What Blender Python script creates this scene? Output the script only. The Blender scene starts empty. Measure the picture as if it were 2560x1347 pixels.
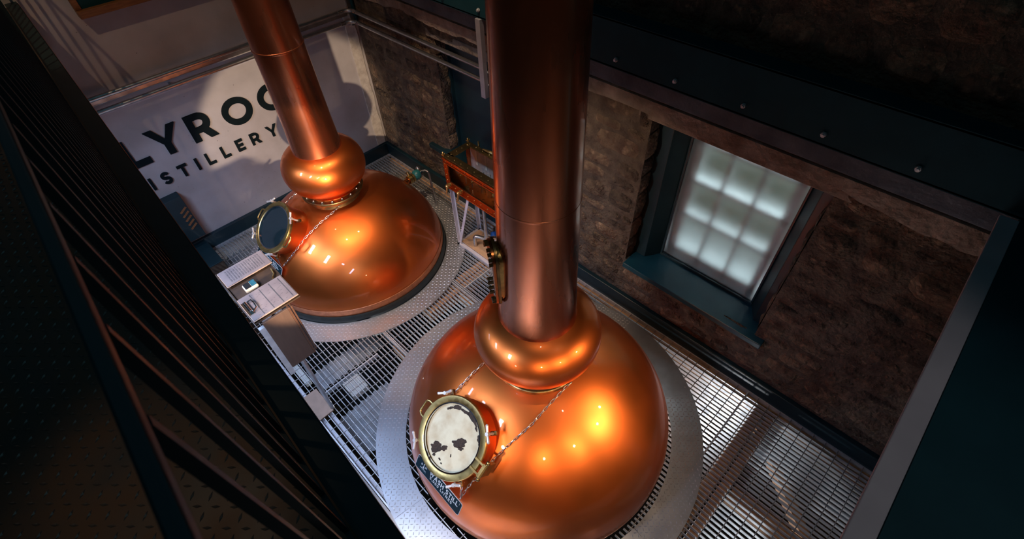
import bpy, math, random
from math import pi, sin, cos, radians, sqrt
from mathutils import Vector, Matrix, noise

SC = bpy.context.scene
COL = SC.collection
rnd = random.Random(7)

# ------------------------------------------------------------------ camera
cam_d = bpy.data.cameras.new('camera')
cam = bpy.data.objects.new('camera', cam_d)
COL.objects.link(cam)
SC.camera = cam
R_ = [[0.7014828394066768, -0.7118150086307247, -0.03523094528945075],
      [-0.5436271936628668, -0.5024605703004927, -0.6723115718203426],
      [0.46085930643547024, 0.4907675302842938, -0.7394294630933178]]
CAM = Vector((-3.0618, -5.7979, 4.2))
m = Matrix.Identity(4)
for i in range(3):
    m[i][0] = R_[0][i]
    m[i][1] = -R_[1][i]
    m[i][2] = -R_[2][i]
    m[i][3] = CAM[i]
cam.matrix_world = m
cam_d.sensor_width = 36.0
cam_d.lens = 1227.7 * 36 / 2560
cam_d.shift_x = -0.00015
cam_d.shift_y = -0.0016
cam_d.clip_start = 0.02
cam_d.dof.use_dof = True
cam_d.dof.focus_distance = 4.7
cam_d.dof.aperture_fstop = 7.1

# ------------------------------------------------------------------ world, lights, exposure
world = bpy.data.worlds.new('world')
SC.world = world
world.use_nodes = True
world.node_tree.nodes['Background'].inputs[0].default_value = (0.22, 0.62, 0.80, 1)  # teal fill added to lift the dark parts
world.node_tree.nodes['Background'].inputs[1].default_value = 0.10
SC.view_settings.view_transform = 'Standard'
SC.view_settings.look = 'None'
SC.view_settings.exposure = 0.0
SC.view_settings.gamma = 1.0
SC.view_settings.use_curve_mapping = False
SC.cycles.use_denoising = True
SC.cycles.sample_clamp_indirect = 4.0
SC.cycles.max_bounces = 8

WARM = (1.0, 0.64, 0.36)
WARM2 = (1.0, 0.72, 0.48)
COOL = (0.50, 0.66, 1.0)


def spot(name, loc, target, watts, color, angle, blend=0.35, radius=0.04):
    d = bpy.data.lights.new(name, 'SPOT')
    d.energy = watts
    d.color = color
    d.spot_size = radians(angle)
    d.spot_blend = blend
    d.shadow_soft_size = radius
    o = bpy.data.objects.new(name, d)
    o.location = loc
    o.rotation_euler = (Vector(target) - Vector(loc)).to_track_quat('-Z', 'Y').to_euler()
    COL.objects.link(o)
    return o


def area(name, loc, target, watts, color, sx, sy, spread=180):
    d = bpy.data.lights.new(name, 'AREA')
    d.energy = watts
    d.color = color
    d.shape = 'RECTANGLE'
    d.size = sx
    d.size_y = sy
    d.spread = radians(spread)
    o = bpy.data.objects.new(name, d)
    o.location = loc
    o.rotation_euler = (Vector(target) - Vector(loc)).to_track_quat('-Z', 'Y').to_euler()
    COL.objects.link(o)
    return o


# track lights under the two galleries, the last one added
spot('track_light_a', (-3.35, -4.95, 2.08), (-1.10, 0.0, 0.88), 620, WARM2, 25, 0.22)
spot('track_light_b', (-3.42, -3.1, 2.3), (-1.5, -1.6, 0.6), 40, WARM, 60)
spot('track_light_d', (-0.85, -7.0, 2.35), (-1.35, -4.6, 0.5), 165, WARM, 44, 0.6)
spot('track_light_e', (-2.15, -6.9, 2.35), (-1.7, -4.6, 0.7), 70, WARM, 44, 0.6)
spot('track_light_f', (-3.3, -6.4, 2.3), (-1.8, -4.4, 0.7), 50, WARM, 44, 0.6)
spot('track_light_g', (-3.35, -4.85, 1.75), (-2.0, -4.4, 0.8), 26, WARM2, 54, 0.6)
spot('added_glow_spot', (-0.40, -6.55, 2.35), (-1.2, -4.7, 0.5), 70, WARM, 40, 0.6)  # added to spread the orange glow on the near dome
# cool work lights in a row under the left gallery
for wy in (-4.4, -3.4, -2.4, -1.4):
    area('work_light', (-3.5, wy, 2.35), (-2.3, wy + 0.1, 0.2), 12, COOL, 0.16, 0.5, 125)
# added lights that brighten the unseen floor under the galleries
area('added_slab_light', (-3.45, -5.2, 2.38), (-3.45, -5.21, 0), 20, (0.98, 0.88, 0.86), 0.4, 1.6, 40)
area('added_slab_light', (-2.6, -7.9, 2.45), (-2.6, -7.91, 0), 12, (1.0, 0.80, 0.66), 1.2, 0.4, 100)
# spots hung from the roof, and added ones as noted
spot('roof_spot_a', (-2.6, -1.2, 5.6), (-1.7, -1.8, 0.6), 60, WARM2, 26)
spot('roof_spot_b', (-2.6, -2.9, 5.6), (-1.55, -1.7, 0.6), 280, WARM2, 34)
spot('roof_spot_c', (-2.2, -5.4, 5.6), (-1.7, -4.3, 0.4), 40, WARM2, 36)
spot('roof_spot_d', (-1.2, -2.9, 5.6), (-0.6, -2.4, 0.3), 250, WARM2, 46)
spot('roof_spot_e', (-3.57, -1.97, 5.85), (-2.0, 0.3, 2.6), 75, WARM, 64, 0.35, 0.012)
spot('added_floor_spot', (-0.95, -4.9, 5.9), (-0.95, -5.35, 0.0), 80, WARM2, 25, 0.5)  # added to brighten the near floor and ring plate
spot('added_wall_spot', (-3.40, -3.35, 2.35), (0.0, -3.95, 1.35), 120, WARM2, 34, 0.6)  # added to light the stone wall beside the frosted window
spot('added_beam_spot', (-1.6, -7.4, 5.7), (-1.75, -6.1, 2.53), 40, (1.0, 0.86, 0.82), 36, 1.0)  # added to brighten the grey edge beam
spot('added_deck_spot', (-3.75, -4.0, 5.7), (-3.42, -4.75, 2.85), 18, WARM, 20, 1.0)  # added so strips of the left deck look lit
# lamps in the room below the grating floor
for x, y, z, e in ((-2.3, -2.6, -1.2, 22), (-1.0, -5.55, -1.3, 40), (-2.3, -6.4, -1.3, 26), (-2.6, -0.4, -1.2, 10)):
    spot('cellar_uplight', (x, y, z), (x, y + 0.01, 0), e, (0.9, 0.95, 1.0), 140, 0.5, 0.08)
# overcast daylight outside the stone wall's window
area('outdoor_daylight', (1.3, -4.9, 3.6), (0.4, -4.9, 1.2), 170, (0.85, 0.93, 1.0), 2.0, 2.0)


# ------------------------------------------------------------------ materials
def _nodes(name):
    mt = bpy.data.materials.new(name)
    mt.use_nodes = True
    nt = mt.node_tree
    return mt, nt, nt.nodes, nt.links, nt.nodes['Principled BSDF']


def mat(name, col, rough=0.5, metal=0.0, col2=None, vscale=8.0, vdetail=4.0, lo=0.35, hi=0.65, bump=0.0, bscale=40.0,
        rough2=None, stretch=None, coat=0.0, spec=None, bdist=0.01, speck=None, bdetail=6.0):
    mt, nt, N, L, P = _nodes(name)
    P.inputs['Base Color'].default_value = (*col, 1)
    P.inputs['Roughness'].default_value = rough
    P.inputs['Metallic'].default_value = metal
    if spec is not None:
        P.inputs['Specular IOR Level'].default_value = spec
    if coat:
        P.inputs['Coat Weight'].default_value = coat
        P.inputs['Coat Roughness'].default_value = 0.03
    tc = N.new('ShaderNodeTexCoord')
    src = tc.outputs['Object']
    if stretch:
        mp = N.new('ShaderNodeMapping')
        mp.inputs['Scale'].default_value = stretch
        L.new(src, mp.inputs['Vector'])
        src = mp.outputs['Vector']
    if col2 or rough2 is not None:
        nz = N.new('ShaderNodeTexNoise')
        nz.inputs['Scale'].default_value = vscale
        nz.inputs['Detail'].default_value = vdetail
        L.new(src, nz.inputs['Vector'])
        mr = N.new('ShaderNodeMapRange')
        mr.inputs['From Min'].default_value = lo
        mr.inputs['From Max'].default_value = hi
        L.new(nz.outputs['Fac'], mr.inputs['Value'])
        if col2:
            mx = N.new('ShaderNodeMix')
            mx.data_type = 'RGBA'
            mx.inputs['A'].default_value = (*col, 1)
            mx.inputs['B'].default_value = (*col2, 1)
            L.new(mr.outputs['Result'], mx.inputs['Factor'])
            out = mx.outputs['Result']
            if speck:
                sc, th, sk = speck[:3]
                sw_ = speck[3] if len(speck) > 3 else 0.04
                vo = N.new('ShaderNodeTexNoise')
                vo.inputs['Scale'].default_value = sc
                vo.inputs['Detail'].default_value = 2.0
                L.new(src, vo.inputs['Vector'])
                sr = N.new('ShaderNodeMapRange')
                sr.inputs['From Min'].default_value = th
                sr.inputs['From Max'].default_value = th + sw_
                L.new(vo.outputs['Fac'], sr.inputs['Value'])
                m2 = N.new('ShaderNodeMix')
                m2.data_type = 'RGBA'
                L.new(sr.outputs['Result'], m2.inputs['Factor'])
                L.new(out, m2.inputs['A'])
                m2.inputs['B'].default_value = (*sk, 1)
                out = m2.outputs['Result']
            L.new(out, P.inputs['Base Color'])
        if rough2 is not None:
            r = N.new('ShaderNodeMapRange')
            r.inputs['To Min'].default_value = rough
            r.inputs['To Max'].default_value = rough2
            L.new(mr.outputs['Result'], r.inputs['Value'])
            L.new(r.outputs['Result'], P.inputs['Roughness'])
    if bump:
        n2 = N.new('ShaderNodeTexNoise')
        n2.inputs['Scale'].default_value = bscale
        n2.inputs['Detail'].default_value = bdetail
        L.new(src, n2.inputs['Vector'])
        bp = N.new('ShaderNodeBump')
        bp.inputs['Strength'].default_value = bump
        bp.inputs['Distance'].default_value = bdist
        L.new(n2.outputs['Fac'], bp.inputs['Height'])
        L.new(bp.outputs['Normal'], P.inputs['Normal'])
    return mt


def emis(name, col, strength, col2=None, vscale=2.0):
    mt, nt, N, L, P = _nodes(name)
    N.remove(P)
    e = N.new('ShaderNodeEmission')
    e.inputs[0].default_value = (*col, 1)
    e.inputs[1].default_value = strength
    if col2:
        tc = N.new('ShaderNodeTexCoord')
        nz = N.new('ShaderNodeTexNoise')
        nz.inputs['Scale'].default_value = vscale
        L.new(tc.outputs['Object'], nz.inputs['Vector'])
        mx = N.new('ShaderNodeMix')
        mx.data_type = 'RGBA'
        mx.inputs['A'].default_value = (*col, 1)
        mx.inputs['B'].default_value = (*col2, 1)
        mr = N.new('ShaderNodeMapRange')
        mr.inputs['From Min'].default_value = 0.4
        mr.inputs['From Max'].default_value = 0.62
        L.new(nz.outputs['Fac'], mr.inputs['Value'])
        L.new(mr.outputs['Result'], mx.inputs['Factor'])
        L.new(mx.outputs['Result'], e.inputs[0])
    L.new(e.outputs[0], N['Material Output'].inputs[0])
    return mt


def glass_mat(name, rough, col=(0.9, 0.95, 0.95)):
    """frosted pane: rough see-through body with a soft reflecting face"""
    mt, nt, N, L, P = _nodes(name)
    P.inputs['Base Color'].default_value = (*col, 1)
    P.inputs['Roughness'].default_value = rough
    P.inputs['Transmission Weight'].default_value = 1.0
    P.inputs['IOR'].default_value = 1.45
    return mt


def thin_glass(name, tint=(0.92, 0.96, 0.95), refl=0.12):
    mt, nt, N, L, P = _nodes(name)
    N.remove(P)
    t = N.new('ShaderNodeBsdfTransparent')
    t.inputs[0].default_value = (*tint, 1)
    g = N.new('ShaderNodeBsdfGlossy')
    g.inputs['Roughness'].default_value = 0.03
    lw = N.new('ShaderNodeLayerWeight')
    lw.inputs['Blend'].default_value = refl
    mx = N.new('ShaderNodeMixShader')
    L.new(lw.outputs['Fresnel'], mx.inputs[0])
    L.new(t.outputs[0], mx.inputs[1])
    L.new(g.outputs[0], mx.inputs[2])
    L.new(mx.outputs[0], N['Material Output'].inputs[0])
    return mt


M = {}
M['copper'] = mat('copper', (0.86, 0.225, 0.050), 0.33, 1.0, col2=(0.72, 0.160, 0.035), vscale=2.6, vdetail=2, lo=0.25, hi=0.75,
                  rough2=0.45, coat=0.4)
M['copper_band'] = mat('copper_band', (0.74, 0.30, 0.15), 0.5, 1.0, col2=(0.58, 0.22, 0.11), vscale=22, bump=0.15, bscale=90)
M['copper_neck'] = mat('copper_neck', (0.72, 0.25, 0.125), 0.20, 0.97, col2=(0.56, 0.165, 0.075), vscale=5, lo=0.3, hi=0.7,
                       rough2=0.36, coat=0.4, stretch=(1, 1, 0.25))
M['brass'] = mat('brass', (0.72, 0.52, 0.20), 0.28, 1.0, col2=(0.45, 0.33, 0.13), vscale=25, rough2=0.45)
M['brass_dark'] = mat('brass_dark', (0.34, 0.25, 0.11), 0.35, 1.0, col2=(0.14, 0.10, 0.05), vscale=14, rough2=0.5)
M['safe_copper'] = mat('safe_copper', (0.70, 0.24, 0.08), 0.25, 1.0, col2=(0.5, 0.15, 0.05), vscale=9, rough2=0.35)
M['steel'] = mat('steel', (0.62, 0.64, 0.66), 0.28, 1.0, col2=(0.45, 0.46, 0.48), vscale=12, rough2=0.4)
M['pale_metal'] = mat('pale_metal', (0.82, 0.80, 0.80), 0.35, 0.5, col2=(0.7, 0.68, 0.68), vscale=20)
M['chrome'] = mat('chrome', (0.85, 0.86, 0.87), 0.12, 1.0, col2=(0.7, 0.7, 0.72), vscale=20)
M['galv'] = mat('galvanised', (0.68, 0.70, 0.72), 0.42, 0.55, col2=(0.54, 0.56, 0.59), vscale=16, rough2=0.55)
M['rod'] = mat('shaded_cross_rod', (0.36, 0.37, 0.38), 0.45, 0.6, col2=(0.26, 0.27, 0.28), vscale=16)  # darker than the bearing bars: shade on the rods put into the colour
M['plate'] = mat('tread_plate', (0.50, 0.52, 0.56), 0.36, 0.8, col2=(0.38, 0.40, 0.44), vscale=5, rough2=0.52, bump=0.05, bscale=120, bdist=0.002)
M['tread'] = mat('tread_lens', (0.74, 0.76, 0.80), 0.38, 0.35, col2=(0.62, 0.64, 0.68), vscale=8)  # lighter than the plate: the lit look of the bumps is in the colour
M['tread_dark'] = mat('dark_tread_lens', (0.30, 0.27, 0.25), 0.3, 0.5, col2=(0.22, 0.2, 0.19), vscale=8)  # glints on the deck bumps put in as a lighter colour
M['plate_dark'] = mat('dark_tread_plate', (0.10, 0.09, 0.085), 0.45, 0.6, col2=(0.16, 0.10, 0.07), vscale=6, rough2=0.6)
M['black_steel'] = mat('black_steel', (0.007, 0.048, 0.064), 0.6, 0.0, col2=(0.009, 0.056, 0.074), vscale=6, spec=0.15, bump=0.05, bscale=60)
M['rail_steel'] = mat('rail_steel', (0.006, 0.026, 0.034), 0.5, 0.0, col2=(0.008, 0.032, 0.042), vscale=9)
M['grey_paint'] = mat('grey_paint', (0.50, 0.48, 0.53), 0.6, 0.0, col2=(0.44, 0.42, 0.47), vscale=5)
M['pale_paint'] = mat('pale_paint', (0.62, 0.60, 0.66), 0.45, 0.0, col2=(0.52, 0.51, 0.56), vscale=10)
M['hanger_paint'] = mat('hanger_paint', (0.34, 0.33, 0.37), 0.45, 0.0, col2=(0.28, 0.27, 0.31), vscale=10)
M['teal_paint'] = mat('teal_paint', (0.006, 0.026, 0.036), 0.38, 0.0, col2=(0.009, 0.034, 0.046), vscale=4, bump=0.03, bscale=80)
M['sill_paint'] = mat('sill_paint', (0.012, 0.075, 0.11), 0.34, 0.0, col2=(0.010, 0.062, 0.092), vscale=5, bump=0.04, bscale=90)
M['plaster'] = mat('plaster', (0.60, 0.58, 0.60), 0.8, 0.0, col2=(0.42, 0.395, 0.40), vscale=2.2, vdetail=10, lo=0.3, hi=0.7, bump=0.12,
                   bscale=60, bdist=0.004, speck=(40.0, 0.715, (0.2, 0.19, 0.2)))
M['plaster_edge'] = mat('plaster_edge', (0.72, 0.68, 0.62), 0.85, 0.0, col2=(0.55, 0.50, 0.45), vscale=14, bump=0.4, bscale=50)
M['plaster_torn'] = mat('plaster_torn', (0.40, 0.33, 0.27), 0.9, 0.0, col2=(0.22, 0.17, 0.13), vscale=6, vdetail=12, bump=1.0, bscale=24, bdist=0.03, bdetail=10.0)
M['concrete'] = mat('concrete', (0.15, 0.19, 0.235), 0.85, 0.0, col2=(0.085, 0.11, 0.14), vscale=3.5, vdetail=12, bump=0.7, bscale=22, bdist=0.02, bdetail=10.0)
M['slab'] = mat('slab', (0.42, 0.40, 0.40), 0.75, 0.0, col2=(0.32, 0.31, 0.31), vscale=3, vdetail=8, bump=0.1, bscale=40)
M['mortar'] = mat('mortar', (0.18, 0.135, 0.095), 0.95, 0.0, col2=(0.09, 0.065, 0.05), vscale=9, vdetail=12, bump=1.0, bscale=34, bdist=0.05, bdetail=12.0)
M['stone_a'] = mat('stone_a', (0.20, 0.140, 0.092), 0.85, 0.0, col2=(0.085, 0.055, 0.038), vscale=9, vdetail=12, bump=1.0, bscale=26, bdist=0.09, bdetail=12.0,
                   speck=(16.0, 0.56, (0.36, 0.25, 0.16), 0.22))
M['stone_b'] = mat('stone_b', (0.15, 0.110, 0.075), 0.85, 0.0, col2=(0.06, 0.042, 0.032), vscale=11, vdetail=12, bump=1.0, bscale=30, bdist=0.09, bdetail=12.0,
                   speck=(19.0, 0.58, (0.30, 0.21, 0.13), 0.22))
M['stone_c'] = mat('stone_c', (0.25, 0.175, 0.112), 0.85, 0.0, col2=(0.13, 0.08, 0.055), vscale=8, vdetail=12, bump=1.0, bscale=22, bdist=0.09, bdetail=12.0,
                   speck=(14.0, 0.57, (0.42, 0.29, 0.185), 0.22))
M['letter'] = mat('black_letter', (0.004, 0.011, 0.014), 0.7, 0.0, col2=(0.006, 0.014, 0.018), vscale=10, spec=0.12)
M['sign_face'] = mat('sign_face', (0.005, 0.020, 0.030), 0.6, 0.0, col2=(0.007, 0.024, 0.036), vscale=10, spec=0.15)
M['sign_white'] = mat('sign_white', (0.75, 0.78, 0.80), 0.5, 0.0, col2=(0.62, 0.66, 0.68), vscale=30)
M['sign_faint'] = mat('sign_faint', (0.10, 0.22, 0.30), 0.5, 0.0, col2=(0.08, 0.18, 0.25), vscale=30)
M['wood'] = mat('wood', (0.12, 0.055, 0.03), 0.5, 0.0, col2=(0.08, 0.036, 0.02), vscale=6, vdetail=6, stretch=(1, 12, 12), bump=0.1, bscale=30)
M['wood_frame'] = mat('wood_frame', (0.30, 0.13, 0.05), 0.4, 0.0, col2=(0.2, 0.08, 0.03), vscale=6, stretch=(2, 14, 14))
M['timber'] = mat('timber', (0.62, 0.34, 0.17), 0.7, 0.0, col2=(0.46, 0.24, 0.12), vscale=5, vdetail=6, bump=0.2, bscale=30)
M['ply'] = mat('plywood', (0.58, 0.36, 0.20), 0.6, 0.0, col2=(0.50, 0.29, 0.15), vscale=9, vdetail=5)
M['panel_brown'] = mat('panel_brown', (0.105, 0.062, 0.043), 0.6, 0.0, col2=(0.088, 0.052, 0.036), vscale=40, stretch=(1, 1, 0.2))
M['hardboard'] = mat('hardboard', (0.42, 0.29, 0.22), 0.7, 0.0, col2=(0.36, 0.25, 0.19), vscale=18)
M['paper'] = mat('paper', (0.22, 0.185, 0.185), 0.7, 0.0, col2=(0.17, 0.14, 0.145), vscale=9)
M['ink'] = mat('ink', (0.05, 0.05, 0.06), 0.7, 0.0, col2=(0.09, 0.085, 0.09), vscale=60)
M['ink_pale'] = mat('ink_pale', (0.07, 0.065, 0.07), 0.7, 0.0, col2=(0.10, 0.09, 0.095), vscale=60)
M['black_plastic'] = mat('black_plastic', (0.012, 0.014, 0.016), 0.35, 0.0, col2=(0.02, 0.022, 0.024), vscale=20)
M['tray_dark'] = mat('tray_dark', (0.035, 0.022, 0.016), 0.5, 0.0, col2=(0.06, 0.035, 0.02), vscale=10)
M['cream'] = mat('cream_plastic', (0.66, 0.58, 0.46), 0.4, 0.0, col2=(0.6, 0.52, 0.41), vscale=10)
M['screen'] = mat('screen', (0.02, 0.10, 0.14), 0.2, 0.0, col2=(0.03, 0.14, 0.19), vscale=60)
M['teal_enamel'] = mat('teal_enamel', (0.02, 0.16, 0.17), 0.35, 0.0, col2=(0.015, 0.12, 0.13), vscale=18)
M['blue_plastic'] = mat('blue_plastic', (0.015, 0.09, 0.34), 0.35, 0.0, col2=(0.01, 0.07, 0.28), vscale=18)
M['rubber'] = mat('rubber', (0.010, 0.018, 0.020), 0.55, 0.0, col2=(0.018, 0.026, 0.028), vscale=20)
M['foam'] = mat('beer_foam', (0.80, 0.70, 0.52), 0.8, 0.0, col2=(0.58, 0.43, 0.27), vscale=9, vdetail=8, lo=0.42, hi=0.75, bump=0.5, bscale=150, bdist=0.004)
M['residue'] = mat('dark_residue', (0.022, 0.012, 0.009), 0.7, 0.0, col2=(0.06, 0.03, 0.018), vscale=90)
M['dark_glass'] = mat('dark_glass', (0.020, 0.045, 0.062), 0.04, 0.55, col2=(0.024, 0.05, 0.068), vscale=3, spec=1.0, coat=1.0)
M['glass'] = thin_glass('clear_glass')
M['frosted'] = glass_mat('frosted_glass', 0.6)
M['sash_white'] = mat('sash_white', (0.80, 0.82, 0.84), 0.5, 0.0, col2=(0.74, 0.76, 0.78), vscale=8)
M['outdoors'] = emis('outdoor_view', (0.36, 0.37, 0.36), 0.40, (0.20, 0.27, 0.17), 1.3)
M['yellow_fluid'] = mat('amber_residue', (0.42, 0.26, 0.05), 0.5, 0.0, col2=(0.14, 0.09, 0.03), vscale=26, bump=0.4, bscale=60)
M['white_board'] = mat('white_board', (0.88, 0.88, 0.85), 0.5, 0.0, col2=(0.68, 0.68, 0.64), vscale=6)
M['sheet'] = mat('corrugated', (0.55, 0.57, 0.60), 0.4, 0.5, col2=(0.44, 0.46, 0.5), vscale=8)
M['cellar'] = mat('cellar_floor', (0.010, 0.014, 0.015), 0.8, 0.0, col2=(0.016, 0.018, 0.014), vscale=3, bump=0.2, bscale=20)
M['room_wall'] = mat('room_wall', (0.16, 0.11, 0.085), 0.85, 0.0, col2=(0.10, 0.07, 0.055), vscale=2, bump=0.3, bscale=14)
M['roof'] = mat('roof_boards', (0.05, 0.045, 0.045), 0.8, 0.0, col2=(0.03, 0.028, 0.028), vscale=3)
M['picture'] = mat('picture_dark', (0.06, 0.055, 0.045), 0.3, 0.0, col2=(0.13, 0.11, 0.085), vscale=9)


# ------------------------------------------------------------------ mesh helpers
def frame(ez, up=(0, 0, 1)):
    ez = Vector(ez).normalized()
    up = Vector(up)
    if abs(ez.dot(up.normalized())) > 0.98:
        up = Vector((0, 1, 0)) if abs(ez.z) > 0.9 else Vector((0, 0, 1))
    ex = up.cross(ez).normalized()
    return ex, ez.cross(ex), ez


class MB:
    def __init__(self):
        self.v = []
        self.f = []

    def add(self, vs, fs):
        n = len(self.v)
        self.v += [Vector(p) for p in vs]
        self.f += [tuple(i + n for i in f) for f in fs]
        return self

    def box(self, x0, x1, y0, y1, z0, z1):
        vs = [(x, y, z) for z in (z0, z1) for y in (y0, y1) for x in (x0, x1)]
        return self.add(vs, [(0, 2, 3, 1), (4, 5, 7, 6), (0, 1, 5, 4), (2, 6, 7, 3), (0, 4, 6, 2), (1, 3, 7, 5)])

    def obox(self, c, ex, ey, ez, sx, sy, sz):
        c, ex, ey, ez = Vector(c), Vector(ex), Vector(ey), Vector(ez)
        vs = [c + ex * (a * sx / 2) + ey * (b * sy / 2) + ez * (d * sz / 2) for d in (-1, 1) for b in (-1, 1) for a in (-1, 1)]
        return self.add(vs, [(0, 2, 3, 1), (4, 5, 7, 6), (0, 1, 5, 4), (2, 6, 7, 3), (0, 4, 6, 2), (1, 3, 7, 5)])

    def bar(self, p0, p1, w, h, up=(0, 0, 1)):
        p0, p1 = Vector(p0), Vector(p1)
        ex, ey, ez = frame(p1 - p0, up)
        return self.obox((p0 + p1) / 2, ex, ey, ez, w, h, (p1 - p0).length)

    def prism(self, poly, o, ex, ey, ez, h):
        o, ex, ey, ez = Vector(o), Vector(ex), Vector(ey), Vector(ez)
        n = len(poly)
        a = [o + ex * p[0] + ey * p[1] for p in poly]
        vs = a + [p + ez * h for p in a]
        fs = [tuple(reversed(range(n))), tuple(range(n, 2 * n))] + [(i, (i + 1) % n, n + (i + 1) % n, n + i) for i in range(n)]
        return self.add(vs, fs)

    def cyl(self, p0, p1, r0, r1=None, n=16, caps=True):
        r1 = r0 if r1 is None else r1
        p0, p1 = Vector(p0), Vector(p1)
        ex, ey, ez = frame(p1 - p0)
        vs = []
        for p, r in ((p0, r0), (p1, r1)):
            vs += [p + (ex * cos(2 * pi * i / n) + ey * sin(2 * pi * i / n)) * r for i in range(n)]
        fs = [(i, (i + 1) % n, n + (i + 1) % n, n + i) for i in range(n)]
        if caps:
            fs += [tuple(reversed(range(n))), tuple(range(n, 2 * n))]
        return self.add(vs, fs)

    def tube(self, path, r, n=8, closed=False):
        path = [Vector(p) for p in path]
        k = len(path)
        vs, fs = [], []
        ref = None
        for i, p in enumerate(path):
            if closed:
                d = path[(i + 1) % k] - path[i - 1]
            else:
                d = path[min(i + 1, k - 1)] - path[max(i - 1, 0)]
            d.normalize()
            if ref is None:
                ex, ey, _ = frame(d)
            else:
                ex = (ref - d * ref.dot(d)).normalized()
                ey = d.cross(ex)
            ref = ex
            vs += [p + (ex * cos(2 * pi * j / n) + ey * sin(2 * pi * j / n)) * r for j in range(n)]
        for i in range(k if closed else k - 1):
            a, b = i * n, ((i + 1) % k) * n
            fs += [(a + j, a + (j + 1) % n, b + (j + 1) % n, b + j) for j in range(n)]
        if not closed:
            fs += [tuple(reversed(range(n))), tuple(range((k - 1) * n, k * n))]
        return self.add(vs, fs)

    def lathe(self, prof, o, ex=(1, 0, 0), ey=(0, 1, 0), ez=(0, 0, 1), n=64, a0=0.0, a1=None):
        o, ex, ey, ez = Vector(o), Vector(ex), Vector(ey), Vector(ez)
        full = a1 is None
        k = n if full else n + 1
        vs, fs = [], []
        for r, z in prof:
            for j in range(k):
                t = 2 * pi * j / n if full else a0 + (a1 - a0) * j / n
                vs.append(o + (ex * cos(t) + ey * sin(t)) * r + ez * z)
        for i in range(len(prof) - 1):
            for j in range(n):
                j2 = (j + 1) % k
                fs.append((i * k + j, i * k + j2, (i + 1) * k + j2, (i + 1) * k + j))
        return self.add(vs, fs)

    def ball(self, c, r, n=10, m_=6, s=(1, 1, 1)):
        c = Vector(c)
        prof = [(max(r * sin(pi * i / m_), 1e-5), -r * cos(pi * i / m_)) for i in range(m_ + 1)]
        b = MB().lathe(prof, (0, 0, 0), n=n)
        return self.add([c + Vector((p.x * s[0], p.y * s[1], p.z * s[2])) for p in b.v], b.f)

    def build(self, name, mt, parent=None, smooth=False, kind=None, label=None, cat=None, group=None, bevel=0.0, sharp=35):
        off = wloc(parent) if parent else None
        if off is None:
            xs = [p.x for p in self.v]
            ys = [p.y for p in self.v]
            zs = [p.z for p in self.v]
            off = Vector(((min(xs) + max(xs)) / 2, (min(ys) + max(ys)) / 2, min(zs)))
            loc = off
        else:
            loc = Vector((0, 0, 0))
        me = bpy.data.meshes.new(name)
        me.from_pydata([tuple(p - off) for p in self.v], [], self.f)
        me.materials.append(mt)
        if smooth:
            me.shade_smooth()
            me.set_sharp_from_angle(angle=radians(sharp))
        me.validate()
        o = bpy.data.objects.new(name, me)
        COL.objects.link(o)
        o.location = loc
        if parent:
            o.parent = parent
        if bevel:
            bv = o.modifiers.new('edge', 'BEVEL')
            bv.width = bevel
            bv.segments = 2
            bv.limit_method = 'ANGLE'
        tag(o, label, cat, group, kind)
        return o


def wloc(o):
    p = Vector((0, 0, 0))
    while o is not None:
        p += o.location
        o = o.parent
    return p


def tag(o, label=None, cat=None, group=None, kind=None):
    if label:
        o['label'] = label
    if cat:
        o['category'] = cat
    if group:
        o['group'] = group
    if kind:
        o['kind'] = kind
    return o


def empty(name, loc, label=None, cat=None, group=None, kind=None, parent=None):
    o = bpy.data.objects.new(name, None)
    COL.objects.link(o)
    o.empty_display_size = 0.1
    if parent:
        o.location = Vector(loc) - wloc(parent)
        o.parent = parent
    else:
        o.location = loc
    return tag(o, label, cat, group, kind)


def piece(name, me, parent, loc=(0, 0, 0), rot=None):
    """a repeat that shares mesh data, placed in world coordinates under its parent (parents are never rotated)"""
    o = bpy.data.objects.new(name, me)
    COL.objects.link(o)
    o.parent = parent
    o.location = Vector(loc) - wloc(parent)
    if rot:
        o.rotation_euler = rot
    return o


def mesh_of(mb, mt, name, smooth=False):
    me = bpy.data.meshes.new(name)
    me.from_pydata([tuple(p) for p in mb.v], [], mb.f)
    me.materials.append(mt)
    if smooth:
        me.shade_smooth()
        me.set_sharp_from_angle(angle=radians(40))
    return me


# ------------------------------------------------------------------ ROOM: floor on a grating
NC = Vector((-1.578, -4.444, 0))      # near (wash) still axis
FC = Vector((-1.525, -1.432, 0))     # far (spirit) still axis
GX0, GX1, GY0, GY1 = -2.985, -0.055, -7.3, -0.055
XS = [-2.0, -1.05]                   # seams that run along y
YS = [-5.70, -2.83]                  # seams that run along x

fl = MB()
for x in (GX0, GX1):
    fl.box(x - 0.006, x + 0.006, GY0, GY1, -0.05, 0.001)
for y in (GY1, GY0, YS[0]):
    fl.box(GX0, GX1, y - 0.006, y + 0.006, -0.05, 0.002)
for a, b in ((GX0, -2.2), (-1.05, GX1)):
    fl.box(a, b, YS[1] - 0.006, YS[1] + 0.006, -0.05, 0.002)
for x in XS:
    fl.box(x - 0.016, x - 0.008, -3.3, -2.55, -0.05, 0.002)
    fl.box(x + 0.008, x + 0.016, -3.3, -2.55, -0.05, 0.002)
floor = fl.build('floor', M['galv'], kind='structure', label='open steel grating floor with its edge bars')


def spans(lo, hi, cuts):
    out = [(lo, hi)]
    for c0, c1 in cuts:
        nxt = []
        for a, b in out:
            if c1 <= a or c0 >= b:
                nxt.append((a, b))
            else:
                if c0 - a > 0.02:
                    nxt.append((a, c0))
                if b - c1 > 0.02:
                    nxt.append((c1, b))
        out = nxt
    return out


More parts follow.
